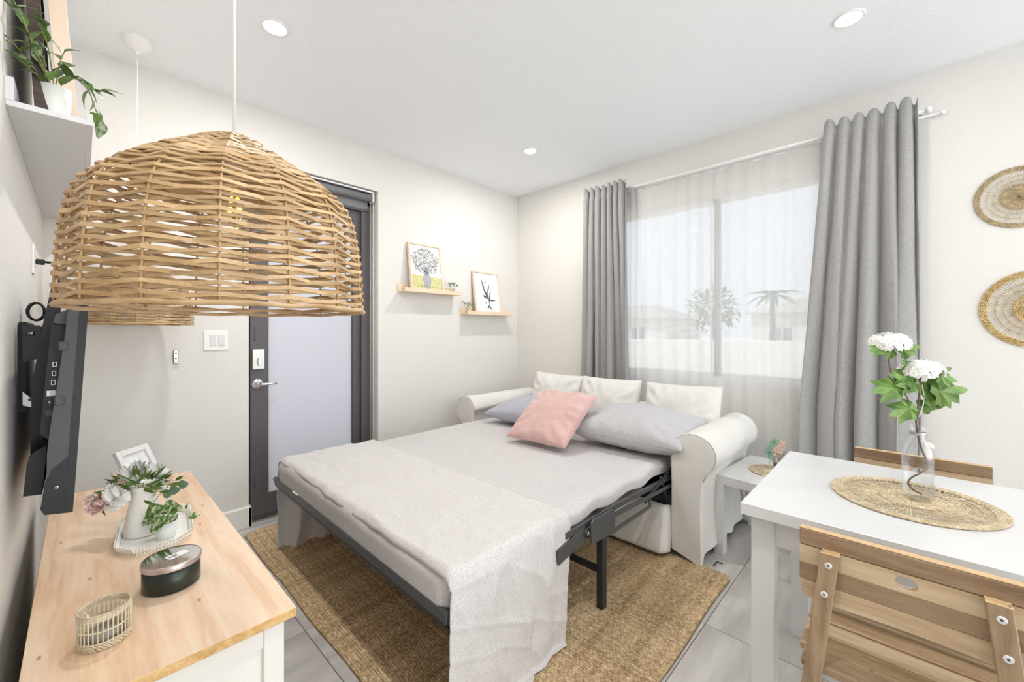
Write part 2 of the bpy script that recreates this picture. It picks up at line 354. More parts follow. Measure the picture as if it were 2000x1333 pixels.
lk = MB().box(.797, .872, YB + .098, YB + .116, 1.005, 1.145, bev=.004).build('deadbolt_plate', STEEL, dr)
MB().box(.828, .842, YB + .075, YB + .1, 1.03, 1.085, bev=.004, M=None).build('thumb_turn', CHROME, lk)
hd = MB().lathe([(.001, 0), (.033, 0), (.036, .004), (.036, .009), (.028, .014), (.012, .016), (.012, .045)], M=Matrix.Translation((.83, YB + .115, .905)) @ Matrix.Rotation(R(90), 4, 'X'), n=28, cap=True)
hd.tube([(.83, YB + .07, .905), (.85, YB + .062, .906), (.90, YB + .062, .907), (.935, YB + .064, .904)], [.011, .011, .009, .008], 10)
hd.build('door_handle', CHROME, dr)
for z0 in (1.20, .20):
    MB().box(.812, .824, YB + .112, YB + .117, z0, z0 + .10, bev=.002).tube([(.818, YB + .113, z0 + .012), (.818, YB + .108, z0 + .012)], .005).tube([(.818, YB + .113, z0 + .088), (.818, YB + .108, z0 + .088)], .005).build('bolt_keeper', DARKF, dr)
# roller blind in the door opening
rb = thing('roller_blind', 'dark grey roller blind rolled up at the top of the door opening', 'blind', (1.2, YB + .05, 2.35))
MB().tube([(.765, YB + .055, 2.345), (1.63, YB + .055, 2.345)], .030, 20).build('fabric_roll', BLIND, rb)
MB().box(.77, 1.61, YB + .082, YB + .086, 2.25, 2.345).build('blind_fabric', BLIND, rb)
MB().box(.77, 1.61, YB + .078, YB + .090, 2.235, 2.255).build('bottom_bar', TVG, rb)
MB().box(.758, 1.625, YB + .015, YB + .03, 2.378, 2.388).build('head_rail', PLAST, rb)
MB().box(1.626, 1.640, YB + .02, YB + .09, 2.31, 2.39, bev=.003).build('bracket', PLAST, rb)
ch = MB(); ch.tube([(1.633, YB + .03, 2.35), (1.633, YB + .03, .30)], .0022, 6).tube([(1.633, YB + .07, 2.35), (1.633, YB + .07, .30)], .0022, 6).tube([(1.633, YB + .03, .30), (1.633, YB + .05, .285), (1.633, YB + .07, .30)], .0022, 6)
for k in range(60): ch.box(1.630, 1.636, YB + .027, YB + .033, .32 + k * .033, .326 + k * .033)
ch.build('bead_chain', PLAST, rb)

# window
wn = MB(); x0, x1 = XR + .07, XR + .13
wn.box(x0, x1, WY0, WY0 + .05, WZ0, WZ1); wn.box(x0, x1, WY1 - .05, WY1, WZ0, WZ1); wn.box(x0, x1, WY0, WY1, WZ0, WZ0 + .05); wn.box(x0, x1, WY0, WY1, WZ1 - .05, WZ1)
wn = wn.build('window_1', TRIM, kind='structure')
MB().box(XR + .06, XR + .12, 1.022, 1.060, WZ0 + .03, WZ1 - .03).build('mullion', DARKF, wn)
for a, b in ((WY0 + .05, 1.015), (1.065, WY1 - .05)): MB().box(XR + .098, XR + .102, a, b, WZ0 + .05, WZ1 - .05).build('window_pane', PANE, wn)
MB().box(XR + .04, XR + .07, WY0, WY1, WZ0 - .001, WZ0 + .03).build('window_sill', TRIM, wn)

# recessed ceiling lights
def down(loc, lab, en=3.6):
    t = thing('recessed_light', lab, 'ceiling light', loc, group='recessed ceiling lights')
    x, y, z = loc
    MB().lathe([(.062, 0), (.062, -.004), (.056, -.007), (.045, -.003), (.044, .0)], loc, 36).build('trim_ring', PLAST, t)
    MB().lathe([(.0005, -.0025), (.0445, -.0025), (.0445, -.001), (.0005, -.001)], loc, 36).build('diffuser', DOWN, t)
    ld = bpy.data.lights.new('downlight_lamp', 'AREA'); ld.shape = 'DISK'; ld.size = .09; ld.energy = en; ld.color = (1, .98, .95)
    lo = bpy.data.objects.new('downlight_lamp', ld); C.objects.link(lo); lo.parent = t; lo.location = (0, 0, -.012)
down((.651, 2.213, H), 'round recessed ceiling light above the door side, left of the room corner')
down((2.504, .189, H), 'round recessed ceiling light above the dining table, at the upper right', 1.0)
down((2.536, 2.216, H), 'round recessed ceiling light nearest the far room corner')
down((.651, .189, H), 'unseen round recessed light added above the camera to brighten the room')  # unseen fill lamp, added overhead to brighten the room
down((.651, -1.9, H), 'unseen round recessed light added behind the camera on the left side for brightness')  # added lamp out of view, more light from behind on the left
down((2.504, -1.9, H), 'unseen round recessed light added behind the dining table for brightness')  # added lamp out of view, more light from behind on the right

# ---------------------------------------------------------------- woven pendants
PROF = [(.226, 0), (.226, .03), (.224, .07), (.220, .12), (.212, .165), (.200, .192), (.178, .218), (.150, .240), (.118, .262), (.085, .284), (.055, .304), (.030, .318)]
def prof_at(s_):
    L_ = [0]
    for i in range(1, len(PROF)): L_.append(L_[-1] + math.dist(PROF[i], PROF[i - 1]))
    s_ = min(max(s_, 0), L_[-1] - 1e-5)
    for i in range(1, len(PROF)):
        if s_ <= L_[i]:
            t = (s_ - L_[i - 1]) / (L_[i] - L_[i - 1]); a, b = PROF[i - 1], PROF[i]
            dr_, dz = b[0] - a[0], b[1] - a[1]; q = math.hypot(dr_, dz)
            return a[0] + t * dr_, a[1] + t * dz, (dz / q, -dr_ / q), L_[-1]
def pendant(loc, lab, rz):
    x, y = loc; zr = 1.30
    t = thing('woven_pendant_lamp', lab, 'pendant lamp', (x, y, zr), rz, 'woven rattan pendant lamps hung above the console')
    NR = 16; tot = prof_at(0)[3]
    rnd = random.Random(3)
    s_ = .010; k = 0
    while s_ < tot - .004:
        r, z, (nr, nzv), _ = prof_at(s_)
        tight = r < .165
        wd = .0060 if not tight else .0108
        for q in (0, 1):
            pts = []; nr_ = []; wl = []
            for i in range(NR * 2):
                a = math.pi * i / NR; sg = (1 if (i // 2) % 2 == 0 else -1) * (1 if q == 0 else -1) * (1 if k % 2 == 0 else -1)
                mid = i % 2
                rf = 1 if not mid else math.cos(math.pi / NR) + .004
                jz = (rnd.random() - .5) * .0026
                d = (.0034 * sg if not mid else 0); e = (.0034 if not tight else .0022) * sg if not mid else 0
                if mid: d = .0012 * (1 if q else -1)
                rr = max(.012, r * rf + d * nr + e * (-nzv)); zz = z + d * nzv + e * nr + jz
                pts.append((rr * math.cos(a), rr * math.sin(a), zz)); nr_.append((nr * math.cos(a), nr * math.sin(a), nzv)); wl.append(wd * (.8 + .35 * rnd.random()) * min(1, r / .05 + .35))
            MB().ribbon(pts, nr_, wl, .0017).build('rattan_strand', RATTAN, t, local=True)
        s_ += .0152 if not tight else .0112
        k += 1
    for i in range(NR):
        a = 2 * math.pi * i / NR
        MB().tube([((r_) * math.cos(a), (r_) * math.sin(a), z_) for r_, z_ in PROF], .0018, 5).build('rattan_rib', RATTAN2, t, local=True)
    MB().tube([(.227 * math.cos(2 * math.pi * i / 32) , .227 * math.sin(2 * math.pi * i / 32), .001 + .0015 * math.sin(i * 2.3)) for i in range(32)], .0042, 6, closed=True).build('rim', RATTAN, t, local=True)
    MB().tube([(.03 * math.cos(i * .4), .03 * math.sin(i * .4), .318) for i in range(16)], .003, 6, closed=True).build('top_ring', RATTAN2, t, local=True)
    MB().lathe([(.004, .314), (.018, .312), (.0205, .305), (.0215, .27), (.018, .262), (.001, .262)], n=24).build('socket', PLAST, t, local=True)
    MB().lathe([(.013, .262), (.015, .25), (.03, .225), (.040, .195), (.040, .170), (.030, .145), (.012, .132), (.0005, .130)], n=28).build('bulb', BULBG, t, local=True)
    f = MB()
    for i in range(4):
        a = i * math.pi / 2 + .4; f.tube([(.004 * math.cos(a), .004 * math.sin(a), .225), (.012 * math.cos(a + .3), .012 * math.sin(a + .3), .18)], .0018, 6)
    f.build('filament', FILA, t, local=True)
    MB().tube([(0, 0, .31), (0, 0, H - zr - .03)], .0028, 8).build('cord', PLAST, t, local=True)
    hh = H - zr
    MB().lathe([(.004, -.075), (.010, -.072), (.010, -.060), (.016, -.056), (.035, -.048), (.055, -.028), (.062, -.008), (.062, 0)], (0, 0, hh), 36).build('canopy', PLAST, t, local=True)
    return t
pendant((.198, .905), 'large woven rattan pendant lamp nearest the camera, hiding part of the door', 0.1)
pendant((.198, 2.825), 'woven rattan pendant lamp farther back, mostly hidden behind the near one', .3)

# ---------------------------------------------------------------- media console
CX0, CX1, CY0, CY1, CZ = -.085, .374, 1.103, 2.568, .57
co = thing('media_console', 'white low console with a pine top under the television', 'console', (.145, 1.83, 0))
MB().box(CX0, CX1, CY0, CY1, CZ - .023, CZ - .0002, bev=.002).build('edge_band', PINEE, co)
MB().box(CX0 + .0012, CX1 - .0012, CY0 + .0012, CY1 - .0012, CZ - .001, CZ + .0006).build('tabletop', PINE, co)
a0, a1, b0, b1 = CX0 + .012, CX1 - .022, CY0 + .022, CY1 - .022
for px in (a0, a1 - .045):
    for py in (b0, b1 - .045): MB().box(px, px + .045, py, py + .045, 0, CZ - .023, bev=.0015).build('leg', CREAM, co)
for py, q in ((b0 + .004, 1), (b1 - .026, -1)):
    o = MB(); o.box(a0 + .045, a1 - .045, py, py + .022, .49, CZ - .023); o.box(a0 + .045, a1 - .045, py, py + .022, .06, .12); o.box(a0 + .045, a1 - .045, py + .008, py + .016, .12, .49)
    o.build('side_panel', CREAM, co)
MB().box(a0 + .01, a0 + .02, b0 + .045, b1 - .045, .06, CZ - .023).build('back_panel', CREAM, co)
MB().box(a0 + .02, a1 - .03, b0 + .045, b1 - .045, .06, .08).build('bottom_shelf', CREAM, co)
MB().box(a0 + .02, a1 - .03, b0 + .045, b1 - .045, .29, .305).build('shelf', CREAM, co)
for k in range(2):
    y0 = b0 + .05 + k * .668; d = MB().box(a1 - .02, a1, y0, y0 + .66, .09, .28, bev=.002).build('drawer', CREAM, co)
    MB().lathe([(.006, 0), (.006, .01), (.014, .018), (.012, .026), (.001, .028)], M=Matrix.Translation((a1, y0 + .33, .19)) @ Matrix.Rotation(R(90), 4, 'Y'), n=16).build('knob', BLACK, d)
# ---------------------------------------------------------------- television
tv = thing('television', 'black flat television tilted forward on its wall bracket, seen from its side', 'television', (-.05, 2.1, 1.05))
TY0, TY1 = 1.62, 2.585
def sl(z): return .011 - (1.333 - z) * .052          # tilted screen line
def tprof(pr_, y0, y1, nm, m): return MB().prism([(sl(z) + dx, z) for dx, z in pr_], y0, y1, 'y').build(nm, m, tv)
tprof([(-.001, 1.333), (-.030, 1.333), (-.034, 1.328), (-.036, 1.25), (-.050, 1.00), (-.052, .94), (-.048, .86), (-.040, .80), (-.001, .775)], TY0, TY1, 'housing', TVG)
tprof([(.003, 1.332), (-.012, 1.333), (-.012, .778), (.003, .776)], TY0 - .003, TY1 + .003, 'bezel', TVB)
tprof([(.0036, 1.318), (.0032, 1.318), (.0032, .81), (.0036, .81)], TY0 + .014, TY1 - .014, 'screen', TVS)
tprof([(-.030, 1.325), (-.056, 1.309), (-.060, 1.285), (-.034, 1.28)], TY0 + .03, TY1 - .03, 'vent_cover', TVG)
tprof([(-.030, 1.28), (-.064, 1.28), (-.070, .985), (-.040, .95)], TY0 + .07, TY1 - .07, 'rear_cover', TVB)
tprof([(-.010, .93), (-.040, .90), (-.052, .86), (-.056, .80), (-.048, .783), (-.004, .776)], TY0 - .001, TY1, 'speaker_bulge', TVB)
tprof([(-.056, .945), (-.080, .93), (-.090, .90), (-.092, .815), (-.058, .812)], TY0 + .10, TY1 - .10, 'lower_cover', TVB)
for z0 in (1.21, 1.065): MB().box(sl(z0) - .046, sl(z0) - .026, TY0 - .003, TY0 + .02, z0, z0 + .025, bev=.003).build('clip', TVG, tv)
MB().lathe([(.001, 0), (.004, .001), (.004, -.002)], M=Matrix.Translation((sl(.85) - .03, TY0 - .0015, .85)) @ Matrix.Rotation(R(90), 4, 'X'), n=16).build('screw', STEEL, tv)
yp = TY0 + .069
for i, z in enumerate((1.165, 1.140, 1.115)):
    MB().box(sl(z) - .056, sl(z) - .048, yp - .001, yp, z, z + .013).build('port', STEEL, tv); MB().box(sl(z) - .0545, sl(z) - .0495, yp - .0014, yp - .0009, z + .0015, z + .0115).build('port_slot', BLACK, tv)
MB().box(sl(1.08) - .062, sl(1.08) - .046, yp - .003, yp, 1.085, 1.10).build('port', STEEL, tv); MB().box(sl(1.08) - .057, sl(1.08) - .050, yp - .004, yp - .002, 1.087, 1.098).build('port_slot', PLAST, tv)
MB().tube([(sl(1.06) - .055, yp, 1.068), (sl(1.06) - .055, yp - .004, 1.068)], .004).build('port', CHROME, tv)
MB().box(sl(1.04) - .062, sl(1.04) - .050, yp - .001, yp, 1.03, 1.048).build('port', TVG, tv)
wm = thing('wall_bracket', 'black tilting wall bracket holding the television', 'bracket', (-.11, 2.1, 1.15))
MB().box(-.13, -.119, 1.93, 2.32, 1.02, 1.29).build('wall_plate', TVB, wm)
for yy in (1.86, 2.30):
    MB().prism([(-.060, 1.405), (-.052, 1.405), (-.050, 1.39), (-.074, .95), (-.096, .90), (-.103, .90), (-.100, 1.10), (-.082, 1.26)], yy, yy + .022, 'y').build('arm', TVB, wm)
    MB().prism([(-.119, 1.28), (-.085, 1.28), (-.080, 1.22), (-.088, 1.18), (-.119, 1.17)], yy + .022, yy + .030, 'y').build('hook_plate', TVB, wm)
MB().box(-.125, -.112, 1.90, 1.93, 1.02, 1.29).build('plate_flange', BLACK, wm)
for z in (1.255, 1.06): MB().tube([(-.112, 1.888, z), (-.098, 1.862, z)], .005, 10).build('bolt', STEEL, wm)
pl = MB().prism([(-.118, 1.085), (-.100, 1.06), (-.096, 1.035), (-.118, 1.045)], 1.870, 1.878, 'y').build('latch', STEEL, wm)
ou = thing('wall_outlet', 'white outlet plate on the left wall above the television', 'outlet', (XL, 2.45, 1.55))
MB().box(XL, XL + .006, 2.41, 2.495, 1.485, 1.60, bev=.002).build('plate', PLAST, ou)
for z in (1.515, 1.555): MB().box(XL + .006, XL + .008, 2.435, 2.47, z, z + .028, bev=.001).build('socket_face', WHITE, ou)
pcord = MB().box(XL + .008, XL + .032, 2.44, 2.465, 1.525, 1.545, bev=.003)
pcord.tube([(XL + .03, 2.452, 1.536), (XL + .05, 2.45, 1.535), (-.065, 2.44, 1.52), (-.058, 2.42, 1.49), (-.060, 2.38, 1.43), (-.075, 2.33, 1.36), (-.09, 2.30, 1.33)], .0045, 8)
tag(pcord.build('power_cord', BLACK), 'black power cord with plug curving from the outlet down to the television', 'cord')
lp = []
for k in range(60): a = k * .42; lp.append((-.098 + .018 * math.cos(a) , 2.0 + .02 * math.sin(a * .7), 1.325 + .028 * math.sin(a)))
tag(MB().tube(lp, .0035, 6).build('coiled_cable', BLACK), 'coiled black cable stuffed behind the television above its bracket', 'cord')

# ---------------------------------------------------------------- left wall ledge, its frames and plant
sh = thing('picture_ledge', 'long white picture ledge high on the left wall, seen from below', 'shelf', (-.06, 2.35, 1.84))
MB().box(XL + .0005, .0098, 1.62, YB - .002, 1.828, 1.842).build('shelf_board', SOFFG, sh)
MB().box(.010, .023, 1.618, YB - .002, 1.828, 1.860).build('front_lip', SOFFG, sh)
MB().box(XL, XL + .014, 1.618, YB - .002, 1.842, 1.90).build('back_board', SOFFG, sh)
def lean_frame(name, lab, Xb, y0, y1, z0, h, th, bw, fm, pm, lean):
    t = thing(name, lab, 'picture frame', (Xb, (y0 + y1) / 2, z0)); t.rotation_euler = (0, -lean, 0)
    hw = (y1 - y0) / 2
    for a, b, c, d in ((-hw, -hw + bw, 0, h), (hw - bw, hw, 0, h), (-hw + bw, hw - bw, 0, bw), (-hw + bw, hw - bw, h - bw, h)): MB().box(0, th, a, b, c, d, bev=.001).build('frame_rail', fm, t, local=True)
    MB().box(.002, th * .55, -hw + bw, hw - bw, bw, h - bw).build('picture', pm, t, local=True); return t
lean_frame('dark_framed_picture', 'dark brown picture frame leaning on the left wall ledge behind the plant', -.085, 1.68, 2.10, 1.843, .52, .026, .022, mat('dark_walnut', (.055, .035, .028), .4, (.09, .06, .05), 20, (1, 1, 4)), PAPER, R(3))
lean_frame('pale_framed_picture', 'pale wooden frame leaning on the left wall ledge in front of the dark frame', -.040, 1.92, 2.42, 1.843, .62, .040, .03, BIRCHP, PAPER, R(4))
def pot(nm, c, r0, r1, h, m, parent):
    return MB().lathe([(.0005, 0), (r0, 0), (r0 + .001, .002), (r1, h), (r1 - .003, h), (r0 - .002, .006), (.0005, .006)], c, 32).build(nm, m, parent)
hp = thing('potted_vine', 'trailing green vine in a white pot on the high left ledge', 'plant', (-.052, 1.71, 1.843))
pot('pot', (-.052, 1.71, 1.843), .028, .038, .092, PLAST, hp)
MB().lathe([(.0005, .084), (.035, .084)], (-.052, 1.71, 1.843), 20).build('soil', SOIL, hp)
rv = random.Random(11)
vines = [[(-.05, 1.71, 1.92), (-.08, 1.66, 1.99), (-.10, 1.62, 2.05), (-.118, 1.60, 2.09)], [(-.05, 1.71, 1.92), (-.10, 1.64, 1.97), (-.125, 1.60, 1.99)], [(-.05, 1.71, 1.93), (-.04, 1.68, 2.0), (-.03, 1.66, 2.03)],
         [(-.05, 1.71, 1.92), (-.02, 1.70, 1.98), (.012, 1.69, 1.96), (.030, 1.69, 1.90), (.045, 1.69, 1.87)], [(-.05, 1.71, 1.92), (-.02, 1.68, 1.97), (.022, 1.68, 1.955), (.040, 1.68, 1.955)], [(-.05, 1.71, 1.92), (-.07, 1.62, 1.96), (-.085, 1.55, 1.985)], [(-.05, 1.71, 1.92), (-.09, 1.66, 1.95), (-.115, 1.62, 1.955)], [(-.05, 1.71, 1.92), (-.06, 1.66, 2.02), (-.075, 1.62, 2.06)]]
def smooth_path(P_, n=6):
    P_ = [Vector(p) for p in P_]; out = []
    for i in range(len(P_) - 1):
        p0 = P_[max(0, i - 1)]; p1 = P_[i]; p2 = P_[i + 1]; p3 = P_[min(len(P_) - 1, i + 2)]
        for k in range(n):
            t = k / n; out.append(.5 * ((2 * p1) + (-p0 + p2) * t + (2 * p0 - 5 * p1 + 4 * p2 - p3) * t * t + (-p0 + 3 * p1 - 3 * p2 + p3) * t ** 3))
    out.append(P_[-1]); return out
for vn in vines:
    sp = smooth_path(vn); st = MB().tube(sp, .0013, 5).build('vine', STEMG, hp)
    for i in range(3, len(sp), 2):
        d = (sp[i] - sp[i - 1]).normalized() + Vector((rv.uniform(-.8, .8), rv.uniform(-.8, .8), rv.uniform(-.4, .5)))
        MB().leaf(sp[i], d, (rv.uniform(-.3, .3), -.5, 1), rv.uniform(.034, .056), rv.uniform(.019, .028), rv.uniform(.1, .5), .3).build('leaf', LEAFV if rv.random() < .5 else LEAF, hp)

# ---------------------------------------------------------------- things on the console
fr = thing('photo_frame', 'small white tilted photo frame behind the bouquet on the console', 'photo frame', (.208, 2.335, CZ + .006)); fr.rotation_euler = (R(-26), 0, R(46))
for a, b, c, d in ((-.078, -.056, 0, .205), (.056, .078, 0, .205), (-.056, .056, 0, .024), (-.056, .056, .181, .205)): MB().box(a, b, -.012, .006, c, d, bev=.002).build('frame_rail', WHITE, fr, local=True)
MB().box(-.056, .056, -.002, .002, .024, .181).build('photo', mat('pale_photo', (.62, .64, .66), .3, (.8, .8, .79), 30), fr, local=True)
MB().box(-.02, .02, .006, .010, .0, .12, M=Matrix.Translation((0, .06, .008)) @ Matrix.Rotation(R(22), 4, 'X')).build('stand', WHITE, fr, local=True)
# lace tray
TC = Vector((.178, 1.865, CZ + .0008)); trw, trl = .085, .165
oc = [(-trw, -trl + .05), (-trw + .04, -trl), (trw - .04, -trl), (trw, -trl + .05), (trw, trl - .05), (trw - .04, trl), (-trw + .04, trl), (-trw, trl - .05)]
tr = thing('lace_tray', 'white octagonal tray with a pierced lace rim on the console', 'tray', TC, R(-6))
MB().prism(oc, 0, .003).build('tray_base', TRAYM, tr, local=True)
lr = MB()
for i in range(8):
    a, b = Vector(oc[i]), Vector(oc[(i + 1) % 8]); L_ = (b - a).length; nn = max(3, round(L_ / .0085)); out = Vector(((b - a).y, -(b - a).x)).normalized()
    for k in range(nn + 1):
        p = a + (b - a) * k / nn; q = p + out * .010; lr.tube([(p.x, p.y, .002), (q.x, q.y, .022)], .0014, 4)
        if k < nn:
            p2 = a + (b - a) * (k + 1) / nn; q2 = p2 + out * .010; m_ = (p + p2) / 2 + out * .012
            lr.tube([(p.x, p.y, .003), (q2.x, q2.y, .021)], .0011, 4).tube([(p2.x, p2.y, .003), (q.x, q.y, .021)], .0011, 4).tube([(q.x, q.y, .021), (m_.x, m_.y, .030), (q2.x, q2.y, .021)], .0018, 5)
o = lr.build('lace_rim', TRAYM, tr, local=True)
# vase with bouquet
VX, VY, VZ = .148, 1.885, CZ + .0042
va = thing('flower_vase', 'tapered white ceramic vase holding the bouquet on the lace tray', 'vase', (VX, VY, VZ))
MB().lathe([(.0005, 0), (.050, 0), (.053, .006), (.050, .03), (.042, .08), (.033, .125), (.031, .145), (.036, .163), (.033, .163), (.028, .145), (.030, .12), (.046, .02), (.0005, .01)], (VX, VY, VZ), 40).build('body', CERAM, va)
MB().tube(smooth_path([(VX + .034, VY - .005, VZ + .145), (VX + .062, VY - .008, VZ + .13), (VX + .066, VY - .008, VZ + .09), (VX + .048, VY - .005, VZ + .055)]), .004, 8).build('handle', CERAM, va)
bq = thing('bouquet', 'pink, peach and white artificial flower bouquet with green sprays', 'flowers', (VX, VY, VZ + .15))
B0 = Vector((VX, VY, VZ + .15))
camr = Vector((.69, -.7237, 0)); camf = Vector((.7237, .69, 0)); ZZ = Vector((0, 0, 1))
def at(r, f, u): return B0 + camr * r + camf * f + ZZ * u
def bloom(p, r, m, kind, parent, nm):
    b = MB(); p = Vector(p); q = random.Random(int(abs(p.x * 9999)) + 3)
    if kind == 'rose':
        for L_, n_ in ((1.0, 7), (.78, 6), (.55, 5), (.33, 4)):
            for k in range(n_):
                a = 2 * math.pi * k / n_ + L_ * 3; d = (camr * math.cos(a) + ZZ * math.sin(a)); ax = -camf
                base = p + d * r * .12 * L_; el = .35 + (1 - L_) * 1.0
                b.leaf(base, d * math.cos(el) + ax * math.sin(el), ax, r * (.55 + .5 * L_), r * (.6 + .55 * L_), -.55, -.3, 5, .5)
    elif kind == 'daisy':
        for L_, n_ in ((1.0, 14), (.75, 12), (.5, 9)):
            for k in range(n_):
                a = 2 * math.pi * k / n_ + L_; d = (camr * math.cos(a) + (ZZ - camf * .4).normalized() * math.sin(a)); ax = (-camf + ZZ * .6).normalized()
                b.leaf(p, d + ax * (.2 + (1 - L_) * 1.2), ax, r * L_ + q.random() * .004, r * .55, .15, .2, 5, .55)
    else:
        for k in range(75):
            d = Vector((q.gauss(0, 1), q.gauss(0, 1), q.gauss(0, 1))).normalized(); b.leaf(p + d * r * .35, d, ZZ, r * .7, r * .22, .2, .3, 3)
    return b.build(nm, m, parent)
bloom(at(-.105, -.04, -.028), .036, PETP, 'rose', bq, 'rose'); bloom(at(-.070, -.01, .035), .028, PETC, 'pom', bq, 'peach_bloom'); bloom(at(.085, .0, .030), .024, PETC, 'pom', bq, 'peach_bloom')
for c_ in ((-.048, -.055, -.012, .044), (-.080, -.04, -.035, .040), (-.020, -.06, .004, .036), (.004, -.01, .066, .046), (-.026, -.02, .050, .040), (.055, .0, .060, .038), (-.1, .0, .012, .030), (.07, -.02, .02, .030), (-.055, -.045, .01, .034)): bloom(at(*c_[:3]), c_[3] * .85, PETW, 'daisy', bq, 'white_bloom')
q = random.Random(5)
for k in range(66):
    a = q.uniform(-.35, math.pi + .3); L_ = q.uniform(.05, .115); r_ = .012
    st = at(q.uniform(-.02, .055), q.uniform(-.03, .02), .01); d = camr * math.cos(a) * 1.05 + ZZ * max(-.15, math.sin(a) * .72) - camf * q.uniform(.0, .5)
    if k < 12: MB().tube([st, st + d * L_], .001, 4).build('stem', STEMG, bq)
    MB().leaf(st + d * L_ * .55, d + Vector((q.uniform(-.4, .4), q.uniform(-.4, .4), q.uniform(-.2, .3))), -camf, q.uniform(.034, .056), q.uniform(.008, .012), .15, .25, 5).build('leaf', LEAF if k % 3 else LEAFL, bq)
for c_ in ((.105, -.02, .0), (.118, .0, .012), (.090, -.03, -.008)): MB().leaf(at(*c_), camr + ZZ * .1, -camf, .034, .030, .1, .1, 6, .6).build('round_leaf', LEAFE, bq)
for k in range(4): MB().leaf(at(.045 + k * .012, -.05, -.02 - k * .009), camr + ZZ * (-.5 + .2 * k), -camf, .045, .012, .2, .3).build('leaf', LEAFL, bq)
MB().leaf(at(-.128, -.02, -.05), camr * .4 - ZZ, -camf, .04, .012, .1, .2).build('leaf', LEAF, bq)
for k in range(7): MB().tube([B0 + Vector((0, 0, -.09)), at(-.09 + .03 * k, 0, .02)], .0014, 5).build('stem', STEMG, bq)
# small peperomia
PX, PY, PZ = .196, 1.785, CZ + .0042
pp = thing('potted_peperomia', 'small round-leaved variegated plant in a pale pot on the lace tray', 'plant', (PX, PY, PZ))
pot('pot', (PX, PY, PZ), .024, .034, .056, POTG, pp); MB().lathe([(.0005, .048), (.031, .048)], (PX, PY, PZ), 20).build('soil', SOIL, pp)
B0 = Vector((PX, PY, PZ + .05))
for r_, f_, u_, sz in ((-.024, -.02, .045, .048), (.014, .0, .048, .048), (-.034, -.02, .012, .048), (.002, -.03, .014, .046), (.034, -.02, .020, .044), (-.006, -.01, .030, .046), (.026, .01, .034, .038), (.0, -.035, -.004, .040)):
    c_ = at(r_, f_, u_); MB().tube([B0, c_], .0012, 4).build('stem', STEMG, pp)
    MB().leaf(c_ - camr * sz * .5, camr + ZZ * .25, -camf + ZZ * .8, sz, sz * .85, .05, .25, 7, .55).build('leaf', LEAFP, pp)
for r_, u_ in ((.055, .035), (.070, .045), (.080, .026)): MB().tube(smooth_path([B0, at(r_ * .5, 0, u_), at(r_, 0, u_)]), .0009, 4).build('stem', STEMG, pp)
MB().leaf(at(.075, 0, .022), camr, -camf + ZZ * .5, .036, .022, .1, .2, 6, .6).build('leaf', LEAFP, pp); MB().leaf(at(.066, 0, .045), camr * .4 + ZZ, -camf, .018, .008, .1, .2).build('leaf', LEAF, pp)
# tin
TX, TY = .172, 1.452
tn = thing('round_tin', 'round dark metal tin with a mirrored lid on the console', 'tin', (TX, TY, CZ + .0008))
MB().lathe([(.0005, 0), (.060, 0), (.063, .003), (.063, .064), (.0005, .064)], (TX, TY, CZ + .0008), 56).build('body', TIN, tn)
MB().lathe([(.0655, .060), (.0655, .072), (.064, .0745), (.062, .0745)], (TX, TY, CZ + .0008), 56).build('lid_rim', COPPER, tn)
MB().lathe([(.0005, .0738), (.0625, .0738)], (TX, TY, CZ + .0008), 56).build('lid', MIRROR, tn)
lb = MB(); Ml = Matrix.Translation((TX + .012, TY + .0, CZ + .0752)) @ Matrix.Rotation(R(20), 4, 'Z'); lb.box(-.024, .024, -.013, .013, 0, .0004, M=Ml); lb.cur = 1
for k in range(4): lb.box(-.012 + .003 * k, -.0105 + .003 * k, -.008, .008, .0004, .0006, M=Ml)
lb.box(-.021, -.014, -.001, .001, .0004, .0006, M=Ml).box(-.0185, -.0165, -.005, .005, .0004, .0006, M=Ml)
lb.build('label', [PAPER, BLACK], tn)
# wicker votive
WX, WYb = .037, 1.298
wk = thing('wicker_votive', 'small open wicker cup with a glass candle holder on the console', 'candle holder', (WX, WYb, CZ + .0008))
wz = CZ + .0008; r0 = .043
for k in range(34):
    a = 2 * math.pi * k / 34; MB().tube([(WX + r0 * math.cos(a), WYb + r0 * math.sin(a), wz + .004), (WX + (r0 + .001) * math.cos(a), WYb + (r0 + .001) * math.sin(a), wz + .072)], .0015, 5).build('stake', WICK, wk)
for z in (.003, .007, .011, .015, .040, .064, .068, .072, .076):
    ph = z * 900
    MB().tube([(WX + (r0 + .0022 * math.cos(i * math.pi / 1.0 + ph)) * math.cos(2 * math.pi * i / 68), WYb + (r0 + .0022 * math.cos(i * math.pi + ph)) * math.sin(2 * math.pi * i / 68), wz + z) for i in range(68)], .0019, 5, closed=True).build('weaver', WICK, wk)
MB().lathe([(.0005, .004), (.034, .004), (.036, .008), (.037, .060), (.0355, .060), (.034, .010), (.0005, .008)], (WX, WYb, wz), 32).build('glass_cup', GLASS, wk)
MB().lathe([(.0005, .009), (.030, .009), (.030, .018), (.0005, .018)], (WX, WYb, wz), 24).build('pebbles', mat('grey_green_pebble', (.25, .3, .27), .4, (.5, .52, .5), 200), wk)

